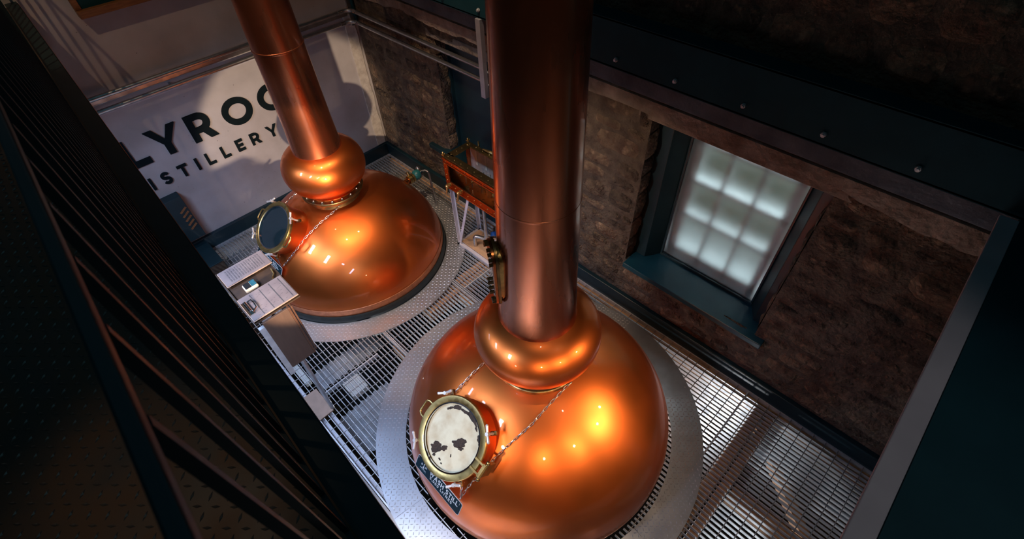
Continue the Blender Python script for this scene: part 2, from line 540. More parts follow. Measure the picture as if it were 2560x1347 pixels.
HOLES = ((NC, 1.135), (FC, 1.12))
nb = 0
x = GX0 + 0.041
while x < GX1 - 0.02:
    cuts = []
    for c, r in HOLES:
        if abs(x - c.x) < r:
            h = sqrt(r * r - (x - c.x) ** 2)
            cuts.append((c.y - h, c.y + h))
    for a, b in spans(GY0, GY1, cuts):
        MB().box(x - 0.0028, x + 0.0028, a, b, -0.040, 0).build('bearing_bar', M['galv'], floor)
        nb += 1
    x += 0.041
y = GY0 + 0.1
while y < GY1 - 0.03:
    cuts = []
    for c, r in HOLES:
        if abs(y - c.y) < r:
            h = sqrt(r * r - (y - c.y) ** 2)
            cuts.append((c.x - h, c.x + h))
    for a, b in spans(GX0, GX1, cuts):
        MB().cyl((a, y, -0.002), (b, y, -0.002), 0.0036, n=6).build('cross_rod', M['rod'], floor, smooth=True)
    y += 0.1

# solid floor under the two galleries, beside the grating
sl = MB()
sl.box(-5.3, GX0 - 0.012, -9.5, 0.0, -0.15, 0.0)
sl.box(GX0 - 0.012, 0.0, -9.5, GY0 - 0.012, -0.15, 0.0)
sl.build('floor_slab', M['slab'], kind='structure', label='pale concrete floor under the galleries beside the grating')
# cellar below
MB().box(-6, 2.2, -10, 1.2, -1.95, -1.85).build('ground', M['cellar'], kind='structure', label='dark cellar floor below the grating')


def beam_thing(name, mb, mt, label, cat, bevel=0.004):
    return mb.build(name, mt, label=label, cat=cat, bevel=bevel)


def planks(name, boards, mt, label, cat, group=None):
    o = empty(name, boards[0][0], label, cat, group)
    for p0, p1, w, h in boards:
        MB().bar(p0, p1, w, h).build('board', mt, o, bevel=0.003)
    return o


planks('floor_joist', [((-2.9, -5.86, -0.13), (-0.06, -5.86, -0.13), 0.10, 0.16), ((-2.9, -5.965, -0.13), (-0.06, -5.965, -0.13), 0.07, 0.16)],
       M['timber'], 'double brown timber joist under the grating beside the near right corner', 'beam')
planks('floor_joist', [((-1.5, -2.66, -0.13), (-0.06, -2.66, -0.13), 0.09, 0.16), ((-1.5, -2.76, -0.13), (-0.06, -2.76, -0.13), 0.07, 0.16)],
       M['timber'], 'double brown timber joist under the grating between the two stills', 'beam')
planks('floor_joist', [((-1.0, -7.2, -0.13), (-1.0, -6.02, -0.13), 0.06, 0.14), ((-0.92, -7.2, -0.13), (-0.92, -6.02, -0.13), 0.06, 0.14)],
       M['timber'], 'pair of pale timber joists running toward the camera from the double joist', 'beam')
planks('floor_joist', [((-2.0, -3.05, -0.12), (-2.0, -2.82, -0.12), 0.06, 0.1), ((-1.05, -3.4, -0.12), (-1.05, -2.82, -0.12), 0.14, 0.1)],
       M['timber'], 'short brown joists under the seams between the two ring plates', 'beam')
planks('wall_plate', [((-0.10, -7.2, -0.11), (-0.10, -0.1, -0.11), 0.09, 0.12)], M['timber'],
       'long brown timber wall plate under the grating along the stone wall', 'beam')
planks('floor_joist', [((-1.9, -0.62, -0.13), (-0.06, -0.62, -0.13), 0.10, 0.14)], M['timber'],
       'brown timber joist under the grating behind the far still', 'beam')
planks('floor_joist', [((-0.06, -5.93, -0.42), (-0.80, -6.75, -0.42), 0.07, 0.12), ((-0.02, -5.98, -0.52), (-0.76, -6.80, -0.52), 0.07, 0.12)],
       M['timber'], 'diagonal brown timber brace seen through the grating at near right', 'brace')
d_ = MB()
d_.box(-0.30, -0.14, -7.2, -5.95, -0.50, -0.27)
beam_thing('air_duct', d_, M['concrete'], 'grey sheet metal duct under the grating along the stone wall', 'duct', 0.02)
d_ = MB().tube([(-2.95, -6.6, -0.55), (-1.6, -6.45, -0.5), (-1.35, -6.42, -0.5), (-1.22, -6.42, -0.56), (-1.18, -6.42, -0.7), (-1.18, -6.42, -1.84)], 0.06, 12)
d_.build('drain_pipe', M['chrome'], smooth=True, label='bright steel pipe bending down under the grating at the bottom edge', cat='pipe')
d_ = MB().tube([(-1.75, -7.2, -0.4), (-1.2, -6.75, -0.42), (-0.9, -6.7, -0.45), (-0.7, -6.7, -0.5)], 0.045, 12)
d_.build('drain_pipe', M['steel'], smooth=True, label='second steel pipe under the grating nearer the camera', cat='pipe')
# white boards and sheeting seen through the grating on the left
MB().box(-2.62, -2.44, -2.93, -2.69, -0.26, -0.20).build('insulation_board', M['white_board'], label='white board under the grating left of the near ring plate', cat='board', bevel=0.006)
MB().box(-2.88, -2.82, -2.46, -2.16, -0.26, -0.20).build('insulation_board', M['white_board'], label='white board under the grating beside the desk post', cat='board', bevel=0.006)


def corrugated(x0, x1, y0, y1, z, label, pitch=0.075, amp=0.018):
    o = MB()
    n = int((x1 - x0) / pitch * 8)
    vs = []
    for i in range(n + 1):
        xx = x0 + (x1 - x0) * i / n
        zz = z + amp * sin(2 * pi * (xx - x0) / pitch)
        vs += [(xx, y0, zz), (xx, y1, zz), (xx, y0, zz - 0.004), (xx, y1, zz - 0.004)]
    fs = []
    for i in range(n):
        a = i * 4
        fs += [(a, a + 4, a + 5, a + 1), (a + 2, a + 3, a + 7, a + 6), (a, a + 2, a + 6, a + 4), (a + 1, a + 5, a + 7, a + 3)]
    o.add(vs, fs)
    return o.build('corrugated_sheet', M['sheet'], smooth=True, label=label, cat='metal sheet')


corrugated(-2.9, -2.28, -3.5, -3.0, -0.26, 'corrugated metal sheet under the grating left of the near ring plate')
corrugated(-2.8, -2.05, -2.62, -2.38, -0.24, 'strip of corrugated sheet under the grating between desk and far still')
corrugated(-2.95, -2.34, -0.62, -0.06, -0.22, 'corrugated metal sheet under the grating along the lettered wall')
for xx, lb in ((-2.955, 'pale steel edge channel under the grating below the left gallery'), (-2.875, 'second pale steel channel under the grating beside the edge channel')):
    d_ = MB()
    d_.box(xx - 0.02, xx + 0.02, -7.0, -2.95 if xx > -2.9 else -1.0, -0.075, -0.058)
    d_.box(xx - 0.02, xx - 0.014, -7.0, -2.95 if xx > -2.9 else -1.0, -0.14, -0.06)
    d_.build('edge_channel', M['pale_paint'], label=lb, cat='steel channel')

# ------------------------------------------------------------------ ring plates of checker plate around the stills
def ring_bumps(c, r0, r1, a0, a1, pitch=0.0315, ln=0.0135, wd=0.0042, hh=0.0038, z=0.006):
    mb = MB()
    n = int(r1 / pitch) + 1
    for i in range(-n, n + 1):
        for j in range(-n, n + 1):
            xx, yy = i * pitch, j * pitch
            rr = sqrt(xx * xx + yy * yy)
            if rr < r0 + 0.016 or rr > r1 - 0.016:
                continue
            t = math.atan2(yy, xx) % (2 * pi)
            if not (a0 <= t < a1 or a0 <= t + 2 * pi < a1):
                continue
            u = Vector((1, 1, 0)) if (i + j) % 2 else Vector((1, -1, 0))
            u = u.normalized()
            w = Vector((-u.y, u.x, 0))
            p = Vector((c.x + xx, c.y + yy, z))
            mb.add([p - u * ln, p + w * wd, p + u * ln, p - w * wd, p - u * ln * 0.45 + Vector((0, 0, hh)), p + u * ln * 0.45 + Vector((0, 0, hh))],
                   [(0, 4, 1), (1, 4, 5), (1, 5, 2), (2, 5, 3), (3, 5, 4), (3, 4, 0)])
    return mb


def ring_plate(c, r0, r1, seams, label):
    root = empty('ring_plate', (c.x, c.y, 0), label, 'floor plate')
    for k, a0 in enumerate(seams):
        a1 = seams[(k + 1) % len(seams)]
        if a1 <= a0:
            a1 += 2 * pi
        g = 0.0012
        mb = MB()
        n = 60
        prof = [(r0, 0.0012), (r0, 0.006), (r1, 0.006), (r1, 0.0012), (r0, 0.0012)]
        mb.lathe(prof, c, n=n, a0=a0 + g, a1=a1 - g)
        seg = mb.build('plate_segment', M['plate'], root)
        ring_bumps(c, r0, r1, a0 + 0.008, a1 - 0.008).build('raised_tread', M['tread'], seg, kind='stuff')
        for t in (a0 + 0.05, a1 - 0.05):
            p = c + Vector((cos(t), sin(t), 0)) * (r1 - 0.035)
            MB().cyl(p + Vector((0, 0, 0.005)), p + Vector((0, 0, 0.0085)), 0.009, 0.007, n=10).build('screw', M['galv'], seg, smooth=True)
    return root


ring_plate(NC, 1.182, 1.446, [radians(a) for a in (-38, 62, 171, 262)], 'checker plate ring laid on the grating around the near wash still')
ring_plate(FC, 1.086, 1.315, [radians(a) for a in (20, 110, 200, 300)], 'checker plate ring laid on the grating around the far spirit still')

# ------------------------------------------------------------------ back wall with the lettering
bw = MB().box(-4.6, 0.0, 0.0, 0.25, -1.85, 6.0)
wall_back = bw.build('wall_back', M['plaster'], kind='structure', label='pale mottled plaster wall carrying the lettering')
# torn plaster edge at the corner with the stone wall
te = MB()
zs = [0.19 + i * 0.035 for i in range(52)]
vs, fs = [], []
for i, z in enumerate(zs):
    e = -0.030 + 0.018 * noise.noise(Vector((3.1, 0, z * 5))) + 0.008 * noise.noise(Vector((9.1, 0, z * 22)))
    vs += [(-0.17, -0.0005, z), (-0.17, -0.014, z), (e - 0.012, -0.016, z), (e, -0.002, z)]
for i in range(len(zs) - 1):
    a = i * 4
    fs += [(a + k, a + k + 1, a + k + 5, a + k + 4) for k in range(3)]
te.add(vs, fs)
te.build('torn_plaster_edge', M['plaster_edge'], wall_back, label='ragged pale edge where the plaster stops at the stone')

# skirtings
MB().box(-4.0, -0.05, -0.05, 0.0, 0.0, 0.178).build('baseboard_back', M['teal_paint'], kind='structure', bevel=0.006, label='dark painted skirting along the lettered wall')
MB().box(-0.05, 0.0, -7.5, 0.0, 0.0, 0.178).build('baseboard_right', M['teal_paint'], kind='structure', bevel=0.006, label='dark painted skirting along the stone wall')


# ---- stroke font
def ribbon(mb, pts, t, o, ex, ey, ez, h, closed=False):
    P = [Vector((p[0], p[1])) for p in pts]
    n = len(P)
    Lp, Rp = [], []
    for i in range(n):
        if closed:
            a, b = P[i - 1], P[(i + 1) % n]
            d0, d1 = (P[i] - a).normalized(), (b - P[i]).normalized()
        else:
            d0 = (P[i] - P[i - 1]).normalized() if i > 0 else None
            d1 = (P[i + 1] - P[i]).normalized() if i < n - 1 else None
            d0 = d0 or d1
            d1 = d1 or d0
        n0, n1 = Vector((-d0.y, d0.x)), Vector((-d1.y, d1.x))
        mv = (n0 + n1).normalized()
        k = (t / 2) / max(mv.dot(n0), 0.4)
        Lp.append(P[i] + mv * k)
        Rp.append(P[i] - mv * k)
    vs = []
    for q in range(n):
        for s in (Lp[q], Rp[q]):
            b = o + ex * s.x + ey * s.y
            vs += [b, b + ez * h]
    fs = []
    for q in range(n if closed else n - 1):
        a, b = q * 4, ((q + 1) % n) * 4
        fs += [(a + 1, b + 1, b + 3, a + 3), (a, a + 2, b + 2, b), (a, b, b + 1, a + 1), (a + 2, a + 3, b + 3, b + 2)]
    if not closed:
        e = (n - 1) * 4
        fs += [(0, 1, 3, 2), (e, e + 2, e + 3, e + 1)]
    mb.add(vs, fs)


def arc(cx, cy, rx, ry, a0, a1, n=12):
    return [(cx + rx * cos(radians(a0 + (a1 - a0) * i / n)), cy + ry * sin(radians(a0 + (a1 - a0) * i / n))) for i in range(n + 1)]


def glyph(ch, t):
    """strokes (points, closed) and polygons of one capital with unit height; returns strokes, polys, width"""
    h = t / 2
    if ch == 'I':
        return [([(h, 0), (h, 1)], False)], [], t
    if ch == 'L':
        return [([(h, 1), (h, h), (0.60, h)], False)], [], 0.60
    if ch == 'T':
        return [([(0, 1 - h), (0.70, 1 - h)], False), ([(0.35, 0), (0.35, 1 - h)], False)], [], 0.70
    if ch == 'E':
        return [([(0.60, 1 - h), (h, 1 - h), (h, h), (0.60, h)], False), ([(h, 0.5), (0.55, 0.5)], False)], [], 0.60
    if ch == 'H':
        return [([(h, 0), (h, 1)], False), ([(0.76 - h, 0), (0.76 - h, 1)], False), ([(h, 0.5), (0.76 - h, 0.5)], False)], [], 0.76
    if ch == 'Y':
        w = 0.94
        c = w / 2
        return [], [[(0, 1), (1.16 * t, 1), (c, 0.40 + h * 1.5), (w - 1.16 * t, 1), (w, 1), (c + h, 0.40), (c + h, 0), (c - h, 0), (c - h, 0.40)]], w
    if ch == 'A':
        w = 0.86
        return [([(h * 0.95, 0), (w / 2, 1 - h * 0.6), (w - h * 0.95, 0)], False), ([(0.2, 0.28), (w - 0.2, 0.28)], False)], [], w
    if ch == 'W':
        return [([(h * 0.8, 1), (0.32, h), (0.56, 0.85), (0.80, h), (1.12 - h * 0.8, 1)], False)], [], 1.12
    if ch == 'O':
        return [(arc(0.53, 0.5, 0.53 - h, 0.5 - h + 0.01, 0, 360, 32)[:-1], True)], [], 1.06
    if ch == '0':
        return [(arc(0.31, 0.5, 0.31 - h, 0.5 - h, 0, 360, 24)[:-1], True)], [], 0.62
    if ch == 'D':
        return [([(h, h), (h, 1 - h)] + arc(0.34, 0.5, 0.46 - h, 0.5 - h, 90, -90, 14), True)], [], 0.80
    if ch == 'S':
        r = (1 - t) / 4
        w = 0.64
        rx = w / 2 - h
        return [(arc(w / 2, 1 - h - r, rx, r, 25, 270, 14) + arc(w / 2, h + r, rx, r, 90, -155, 14)[1:], False)], [], w
    if ch in 'RP':
        w = 0.72
        b = 0.40
        r = (1 - h - b) / 2
        bowl = ([(h, 1 - h)] + arc(w - h - r, b + r, r, r, 90, -90, 10) + [(h, b)], False)
        st = [([(h, 0), (h, 1)], False), bowl]
        if ch == 'R':
            return st, [[(0.30, b), (0.30 + 1.25 * t, b), (w + 0.06, 0), (w + 0.06 - 1.25 * t, 0)]], w + 0.06
        return st, [], w
    if ch == '5':
        return [([(0.56, 1 - h), (h, 1 - h), (h, 0.58)], False), (arc(0.29, 0.32, 0.31 - h, 0.32 - h, 115, -150, 14), False)], [], 0.60
    if ch == '3':
        return [(arc(0.30, 0.74, 0.28 - h, 0.26 - h, 150, -80, 10) + arc(0.30, 0.28, 0.30 - h, 0.28 - h, 80, -150, 12), False)], [], 0.60
    if ch == '8':
        return [(arc(0.31, 0.74, 0.29 - h, 0.26 - h, 0, 360, 16)[:-1], True), (arc(0.31, 0.28, 0.31 - h, 0.28 - h, 0, 360, 16)[:-1], True)], [], 0.62
    if ch == ',':
        return [([(h, 0.12), (h * 0.6, -0.14)], False)], [], t
    return [], [], 0.34


def put(mb, ch, t, o, ex, ey, ez, hgt, depth, wscale=1.0):
    st, po, w = glyph(ch, t)
    X, Y = Vector(ex) * hgt * wscale, Vector(ey) * hgt
    k = 0
    for pts, cl in st:
        ribbon(mb, pts, t, Vector(o), X, Y, Vector(ez), depth * (1 + 0.03 * k), cl)
        k += 1
    for p in po:
        mb.prism(p, o, X, Y, ez, depth * (1 + 0.03 * k))
        k += 1
    return w * hgt * wscale


def text_mesh(s, t, o, ex, ey, ez, hgt, depth, gap, wscale=1.0):
    mb = MB()
    xx = 0.0
    for ch in s:
        xx += put(mb, ch, t, Vector(o) + Vector(ex) * xx, ex, ey, ez, hgt, depth, wscale) + gap
    return mb, xx - gap


sign = empty('wall_lettering', (-2.2, 0, 0.97), 'raised black capital letters spelling the distillery name on the pale wall', 'sign')
BIG = 0.305
for ch, xx, ws in (('H', -4.12, 1.0), ('O', -3.62, 1.03), ('L', -2.935, 1.18), ('Y', -2.665, 1.09), ('R', -2.268, 1.08), ('O', -1.895, 1.03), ('O', -1.478, 1.03), ('D', -1.07, 1.05)):
    mb = MB()
    put(mb, ch, 0.215, (xx, -0.001, 1.262), (1, 0, 0), (0, 0, 1), (0, -1, 0), BIG, 0.022, ws)
    mb.build('letter', M['letter'], sign)
small = 'DISTILLERY'
SH = 0.142
widths = [glyph(c, 0.20)[2] * SH * 1.02 for c in small[1:]]
x0, x1 = -2.872, -1.402
gap = ((x1 - x0) - sum(widths)) / (len(widths) - 1)
xx = x0 - glyph('D', 0.2)[2] * SH - gap
for ch in small:
    mb = MB()
    w = put(mb, ch, 0.20, (xx, -0.001, 0.967), (1, 0, 0), (0, 0, 1), (0, -1, 0), SH, 0.018, 1.02)
    mb.build('letter', M['letter'], sign)
    xx += w + gap

# framed picture high on the lettered wall
fr = empty('framed_picture', (-2.0, 0, 2.67), 'wood framed dark picture high on the lettered wall, cut by the top edge', 'picture')
f1 = MB()
f1.box(-2.56, -1.2, -0.10, 0, 2.66, 2.72)
f1.box(-2.56, -2.51, -0.06, 0, 2.72, 3.75)
f1.box(-1.25, -1.2, -0.06, 0, 2.72, 3.75)
f1.box(-2.56, -1.2, -0.06, 0, 3.75, 3.81)
f1.build('frame', M['wood_frame'], fr, bevel=0.006)
f2 = MB()
f2.box(-2.51, -2.44, -0.045, 0, 2.72, 3.75)
f2.box(-1.32, -1.25, -0.045, 0, 2.72, 3.75)
f2.box(-2.44, -1.32, -0.045, 0, 2.72, 2.80)
f2.box(-2.44, -1.32, -0.045, 0, 3.68, 3.75)
f2.build('dark_mount', M['black_steel'], fr)
MB().box(-2.44, -1.32, -0.02, -0.002, 2.80, 3.68).build('picture_sheet', M['picture'], fr)

# stainless pipes: along the lettered wall, round the corner and along the stone wall
def run_pipe(z, yb, xr, label, r=0.022):
    p = empty('wall_pipe', (-1.5, yb, z), label, 'pipe', 'stainless pipes along two walls')
    a = [(-4.2, yb, z), (xr - 0.10, yb, z)]
    a += [(xr - 0.10 + 0.10 * sin(t), yb - 0.10 + 0.10 * cos(t), z) for t in [radians(15 * i) for i in range(1, 7)]]
    a += [(xr, -2.95, z)]
    MB().tube(a, r, 12).build('pipe_run', M['steel'], p, smooth=True)
    for q in ((xr - 0.13, yb, z), (xr, yb - 0.13, z)):
        d = Vector((0.03, 0, 0)) if q[1] == yb else Vector((0, 0.03, 0))
        MB().cyl(Vector(q) - d, Vector(q) + d, r * 1.22, n=12).build('coupling', M['chrome'], p, smooth=True)
    for q in (-3.4, -2.2, -0.9):
        MB().bar((q, yb + 0.02, z - 0.0), (q, 0.0, z - 0.0), 0.018, 0.018).build('pipe_clip', M['galv'], p)
    return p


run_pipe(2.05, -0.09, -0.10, 'upper of the two stainless pipes running along both walls')
run_pipe(1.925, -0.09, -0.10, 'lower of the two stainless pipes running along both walls')
MB().box(-3.4, -0.12, -0.018, 0, 1.86, 1.885).build('trim_1', M['pale_paint'], kind='structure', label='thin pale ledge strip under the pipes on the lettered wall')
MB().box(-3.4, -0.12, -0.030, 0, 1.965, 2.01).build('cable_tray', M['steel'], label='flat steel cable tray between the two wall pipes', cat='cable tray', bevel=0.003)
ch = empty('corner_channel', (-0.05, -0.06, 1.85), 'upright steel channel in the corner between lettered wall and stone wall', 'steel channel')
MB().box(-0.085, -0.03, -0.03, 0.0, 1.84, 4.2).build('back_plate', M['steel'], ch, bevel=0.002)
MB().box(-0.035, -0.022, -0.075, -0.03, 1.84, 4.2).build('flange', M['black_steel'], ch)
pb = empty('pipe_bracket', (-0.15, -2.44, 1.83), 'grey square steel hanger dropping from the wall beam past the two pipes', 'bracket')
MB().box(-0.175, -0.125, -2.475, -2.415, 1.80, 2.53).build('hanger', M['hanger_paint'], pb, bevel=0.003)
for z in (2.05, 1.925):
    MB().tube([(-0.10 + 0.03 * cos(t), -2.50, z + 0.03 * sin(t)) for t in [2 * pi * i / 14 for i in range(14)]], 0.005, 6, True).build('clamp', M['galv'], pb, smooth=True)
    MB().box(-0.13, -0.10, -2.51, -2.46, z - 0.006, z + 0.006).build('clamp_arm', M['galv'], pb)

# ------------------------------------------------------------------ stone wall with two recesses
NI = (-3.05, -1.54, 0.70, 2.07)      # boarded window: y0, y1, z0, z1
WI = (-5.50, -4.17, 0.645, 2.17)     # frosted window


def inside(y, z, pad=0.0):
    for a in (NI, WI):
        if a[0] - pad < y < a[1] + pad and a[2] - pad < z < a[3] + pad:
            return True
    return False


sw = MB()
ycuts = sorted([0.02, -7.6] + [NI[0], NI[1], WI[0], WI[1]])
zcuts = sorted([-1.85, 6.0] + [NI[2], NI[3], WI[2], WI[3]])
for i in range(len(ycuts) - 1):
    for j in range(len(zcuts) - 1):
        cy, cz = (ycuts[i] + ycuts[i + 1]) / 2, (zcuts[j] + zcuts[j + 1]) / 2
        if not inside(cy, cz):
            sw.box(0.0, 0.45, ycuts[i], ycuts[i + 1], zcuts[j], zcuts[j + 1])
wall_right = sw.build('wall_right', M['mortar'], kind='structure', label='rough rubble stone wall with two window recesses')


def stone(y0, y1, z0, z1, depth, mt, parent, normal='x', plane=0.0, sgn=-1):
    """one rubble stone: a rounded uneven lump standing proud of the mortar"""
    nu, nv = 5, 4
    vs, fs = [], []
    sd = Vector((rnd.uniform(-50, 50), rnd.uniform(-50, 50), rnd.uniform(-50, 50)))
    cy, cz = (y0 + y1) / 2, (z0 + z1) / 2
    for i in range(nu + 1):
        for j in range(nv + 1):
            u, v = i / nu, j / nv
            eu, ev = min(u, 1 - u) * 2, min(v, 1 - v) * 2
            prof = min(1.0, (eu * 2.2)) ** 0.5 * min(1.0, (ev * 2.0)) ** 0.5
            yy, zz = y0 + (y1 - y0) * u, z0 + (z1 - z0) * v
            q = Vector((yy * 6, zz * 6, 0)) + sd
            ed = 0.16 * (1 - min(eu, ev))
            yy += (cy - yy) * 0.10 * (1 - ev) + 0.016 * noise.noise(q) * ed * 6
            zz += (cz - zz) * 0.12 * (1 - eu) + 0.016 * noise.noise(q + Vector((7, 3, 1))) * ed * 6
            d = -0.012 + depth * prof * (0.75 + 0.55 * noise.noise(q * 1.3)) + 0.010 * noise.noise(q * 3.1) * prof
            if normal == 'x':
                vs.append((plane + sgn * d, yy, zz))
            else:
                vs.append((yy, plane + sgn * d, zz))
    k = nv + 1
    for i in range(nu):
        for j in range(nv):
            a = i * k + j
            f = (a, a + k, a + k + 1, a + 1)
            fs.append(f if (sgn < 0) else tuple(reversed(f)))
    mb = MB().add(vs, fs)
    return mb.build('stone', mt, parent, smooth=True, sharp=60)


z = 0.185
row = 0
stone_m = [M['stone_a'], M['stone_b'], M['stone_c']]
while z < 2.34:
    h = rnd.choice((0.11, 0.14, 0.17, 0.20, 0.24))
    if z + h > 2.30:
        h = 2.36 - z
    y = -0.02 - rnd.uniform(0, 0.1)
    if row == 0:
        y = -0.02
    ends = []
    y = -0.015
    while y > -6.95:
        w = rnd.uniform(0.16, 0.50) * (1.0 if h < 0.2 else 1.15)
        y2 = max(y - w, -7.0)
        # stop at a recess edge
        for a in (NI, WI):
            if z < a[3] - 0.03 and z + h > a[2] + 0.03:
                if y > a[1] - 0.001 and y2 < a[1] + 0.10:
                    y2 = a[1]
                if y > a[0] and y <= a[1] + 0.001:
                    y2 = a[0]
        mid = (y + y2) / 2
        skip = False
        for a in (NI, WI):
            if a[0] - 0.01 < mid < a[1] + 0.01 and z < a[3] - 0.03 and z + h > a[2] + 0.03:
                skip = True
        if not skip and abs(y - y2) > 0.06:
            zt = z + h
            jit = rnd.uniform(-0.012, 0.012)
            stone(y2 + 0.006, y - 0.006, z + 0.005 + jit, zt - 0.005 + jit, rnd.uniform(0.022, 0.060), rnd.choice(stone_m), wall_right)
        y = y2
    z += h
    row += 1

# loose rubble plaster band above the stones and concrete band under the beam
pbm = MB()
ys = [-0.3 - i * 0.06 for i in range(106)]
vs, fs = [], []
for i, y in enumerate(ys):
    e = 2.215 + 0.07 * noise.noise(Vector((y * 1.4, 5, 0))) + 0.035 * noise.noise(Vector((y * 7, 2, 0)))
    vs += [(0.0, y, e - 0.01), (-0.052, y, e + 0.012), (-0.058, y, 2.345), (0.0, y, 2.375)]
for i in range(len(ys) - 1):
    a = i * 4
    fs += [(a + k, a + 4 + k, a + 5 + k, a + k + 1) for k in range(3)]
pbm.add(vs, fs)
pbm.build('torn_plaster_band', M['plaster_torn'], wall_right, label='ragged band of beige render under the concrete strip')
MB().box(-0.07, 0.0, -7.4, -0.12, 2.37, 2.53).build('concrete_band', M['concrete'], wall_right, bevel=0.006, label='smooth blue-grey concrete strip under the dark beam')
for lo, hi, zz in ((-5.62, -4.05, 2.17), (-3.15, -1.42, 2.07)):
    MB().box(-0.015, 0.42, lo, hi, zz, zz + 0.09).build('lintel', M['plaster_torn'], wall_right, bevel=0.01)
# rough jamb stones returning into the window recesses
for (yy, sg) in ((WI[1], 1), (NI[1], 1), (WI[0], -1)):
    zz = 0.72
    while zz < 2.0:
        h = rnd.uniform(0.16, 0.30)
        h = min(h, 2.05 - zz)
        mb = MB()
        sd = rnd.uniform(0, 99)
        vs, fs = [], []
        for i in range(4):
            for j in range(4):
                u, v = i / 3, j / 3
                edge = 1.0 if (0 < i < 3 and 0 < j < 3) else 0.2
                vs.append((-0.01 + 0.16 * u, yy - sg * (0.028 * edge * (1 + noise.noise(Vector((i * .9, j * .9, sd))))), zz + 0.01 + (h - 0.02) * v))
        for i in range(3):
            for j in range(3):
                a = i * 4 + j
                fs.append((a, a + 4, a + 5, a + 1))
        mb.add(vs, fs).build('stone', rnd.choice(stone_m), wall_right, smooth=True, sharp=60)
        zz += h

# steel wall beam with bolts
wb = MB()
wb.box(-0.15, -0.138, -7.4, -0.2, 2.535, 2.85)
wb.box(-0.15, 0.0, -7.4, -0.2, 2.53, 2.545)
wb.box(-0.15, 0.0, -7.4, -0.2, 2.84, 2.855)
beam = wb.build('trim_2', M['black_steel'], kind='structure', label='dark bolted steel channel beam along the stone wall')
bm = mesh_of(MB().cyl((0, 0, 0), (-0.016, 0, 0), 0.017, 0.015, n=6).cyl((-0.016, 0, 0), (-0.026, 0, 0), 0.009, n=8), M['galv'], 'bolt', True)
for k in range(13):
    piece('bolt', bm, beam, (-0.149, -1.02 - 0.477 * k, 2.60))
# stonework above the beam
for k in range(24):
    y = -0.1 - 0.31 * k
    stone(y - 0.30, y, 2.90, 3.12, 0.04, rnd.choice(stone_m), wall_right)
    stone(y - 0.42, y - 0.12, 3.13, 3.40, 0.05, rnd.choice(stone_m), wall_right)
MB().box(-0.145, -0.11, -2.56, -0.6, 2.87, 3.05).build('trim_3', M['hardboard'], kind='structure', label='brown board with bolt heads above the wall beam')
for q in (-2.16, -2.30, -1.2, -1.34):
    piece('bolt', bm, bpy.data.objects['trim_3'], (-0.144, q, 2.94))

# window_2: frosted window
w2 = empty('window_2', (0.2, -4.85, 0.65), kind='structure', label='frosted window in a dark frame deep in the stone wall')
MB().prism([(-0.07, 0.60), (0.40, 0.60), (0.40, 0.665), (-0.07, 0.655)], (0, -4.19, 0), (1, 0, 0), (0, 0, 1), (0, -1, 0), 1.40).build('sill', M['sill_paint'], w2, bevel=0.006)
lin = MB()
# splayed dark lining of the recess
lin.prism([(0.13, -4.30), (0.13, -4.16), (0.44, -4.16), (0.44, -4.40), (0.29, -4.40)], (0, 0, 0.664), (1, 0, 0), (0, 1, 0), (0, 0, 1), 1.52)
lin.prism([(0.13, -5.42), (0.29, -5.325), (0.44, -5.325), (0.44, -5.53), (0.13, -5.53)], (0, 0, 0.664), (1, 0, 0), (0, 1, 0), (0, 0, 1), 1.52)
lin.build('lining', M['teal_paint'], w2, bevel=0.004)
frm = MB()
frm.box(0.265, 0.305, -5.335, -4.39, 0.662, 0.690)
frm.box(0.265, 0.305, -4.408, -4.39, 0.69, 2.17)
frm.box(0.265, 0.305, -5.335, -5.318, 0.69, 2.17)
frm.build('frame', M['teal_paint'], w2, bevel=0.003)
MB().box(0.285, 0.293, -5.318, -4.408, 0.690, 2.17).build('frosted_pane', M['frosted'], w2)
# white sash behind the frosted pane: 3 columns of panes
sash = empty('sash', (0.37, -4.86, 0.69), parent=w2)
ysb = [-4.452, -4.727, -4.996, -5.262]
for i, y in enumerate(ysb):
    wdt = 0.070 if i in (0, 3) else 0.030
    MB().prism([(0.345, y - wdt / 2), (0.345, y + wdt / 2), (0.43, y + wdt / 2 - 0.008), (0.43, y - wdt / 2 + 0.008)], (0, 0, 0.70), (1, 0, 0), (0, 1, 0), (0, 0, 1), 1.8).build('glazing_bar', M['sash_white'], sash)
for i, z in enumerate((0.745, 1.195, 1.565, 1.935, 2.32)):
    hh = 0.085 if i == 0 else 0.034
    MB().box(0.345, 0.43, -5.29, -4.43, z - hh / 2, z + hh / 2).build('glazing_bar', M['sash_white'], sash)
MB().box(0.362, 0.366, -5.262, -4.47, 0.74, 2.5).build('pane', M['glass'], sash)
MB().box(0.31, 0.70, -5.42, -4.28, 0.60, 0.69).build('outer_sill', M['sash_white'], w2)
# outdoors seen through the window
MB().box(2.1, 2.15, -9.0, -1.0, -1.8, 5.5).build('sky_backdrop', M['outdoors'], kind='structure', label='blurred overcast outdoors beyond the frosted window')

# window_1: boarded window behind the near still's neck
w1 = empty('window_1', (0.2, -2.3, 0.65), kind='structure', label='dark boarded window recess behind the near still neck')
MB().box(0.16, 0.20, NI[0], NI[1], 0.70, 2.07).build('board_panel', M['teal_paint'], w1)
MB().box(-0.09, 0.30, -3.15, -1.22, 0.655, 0.715).build('sill', M['teal_paint'], w1, bevel=0.006)
lin = MB()
lin.box(0.12, 0.16, NI[1] - 0.03, NI[1], 0.715, 2.07)
lin.box(0.12, 0.16, NI[0], NI[0] + 0.03, 0.715, 2.07)
lin.build('lining', M['teal_paint'], w1)

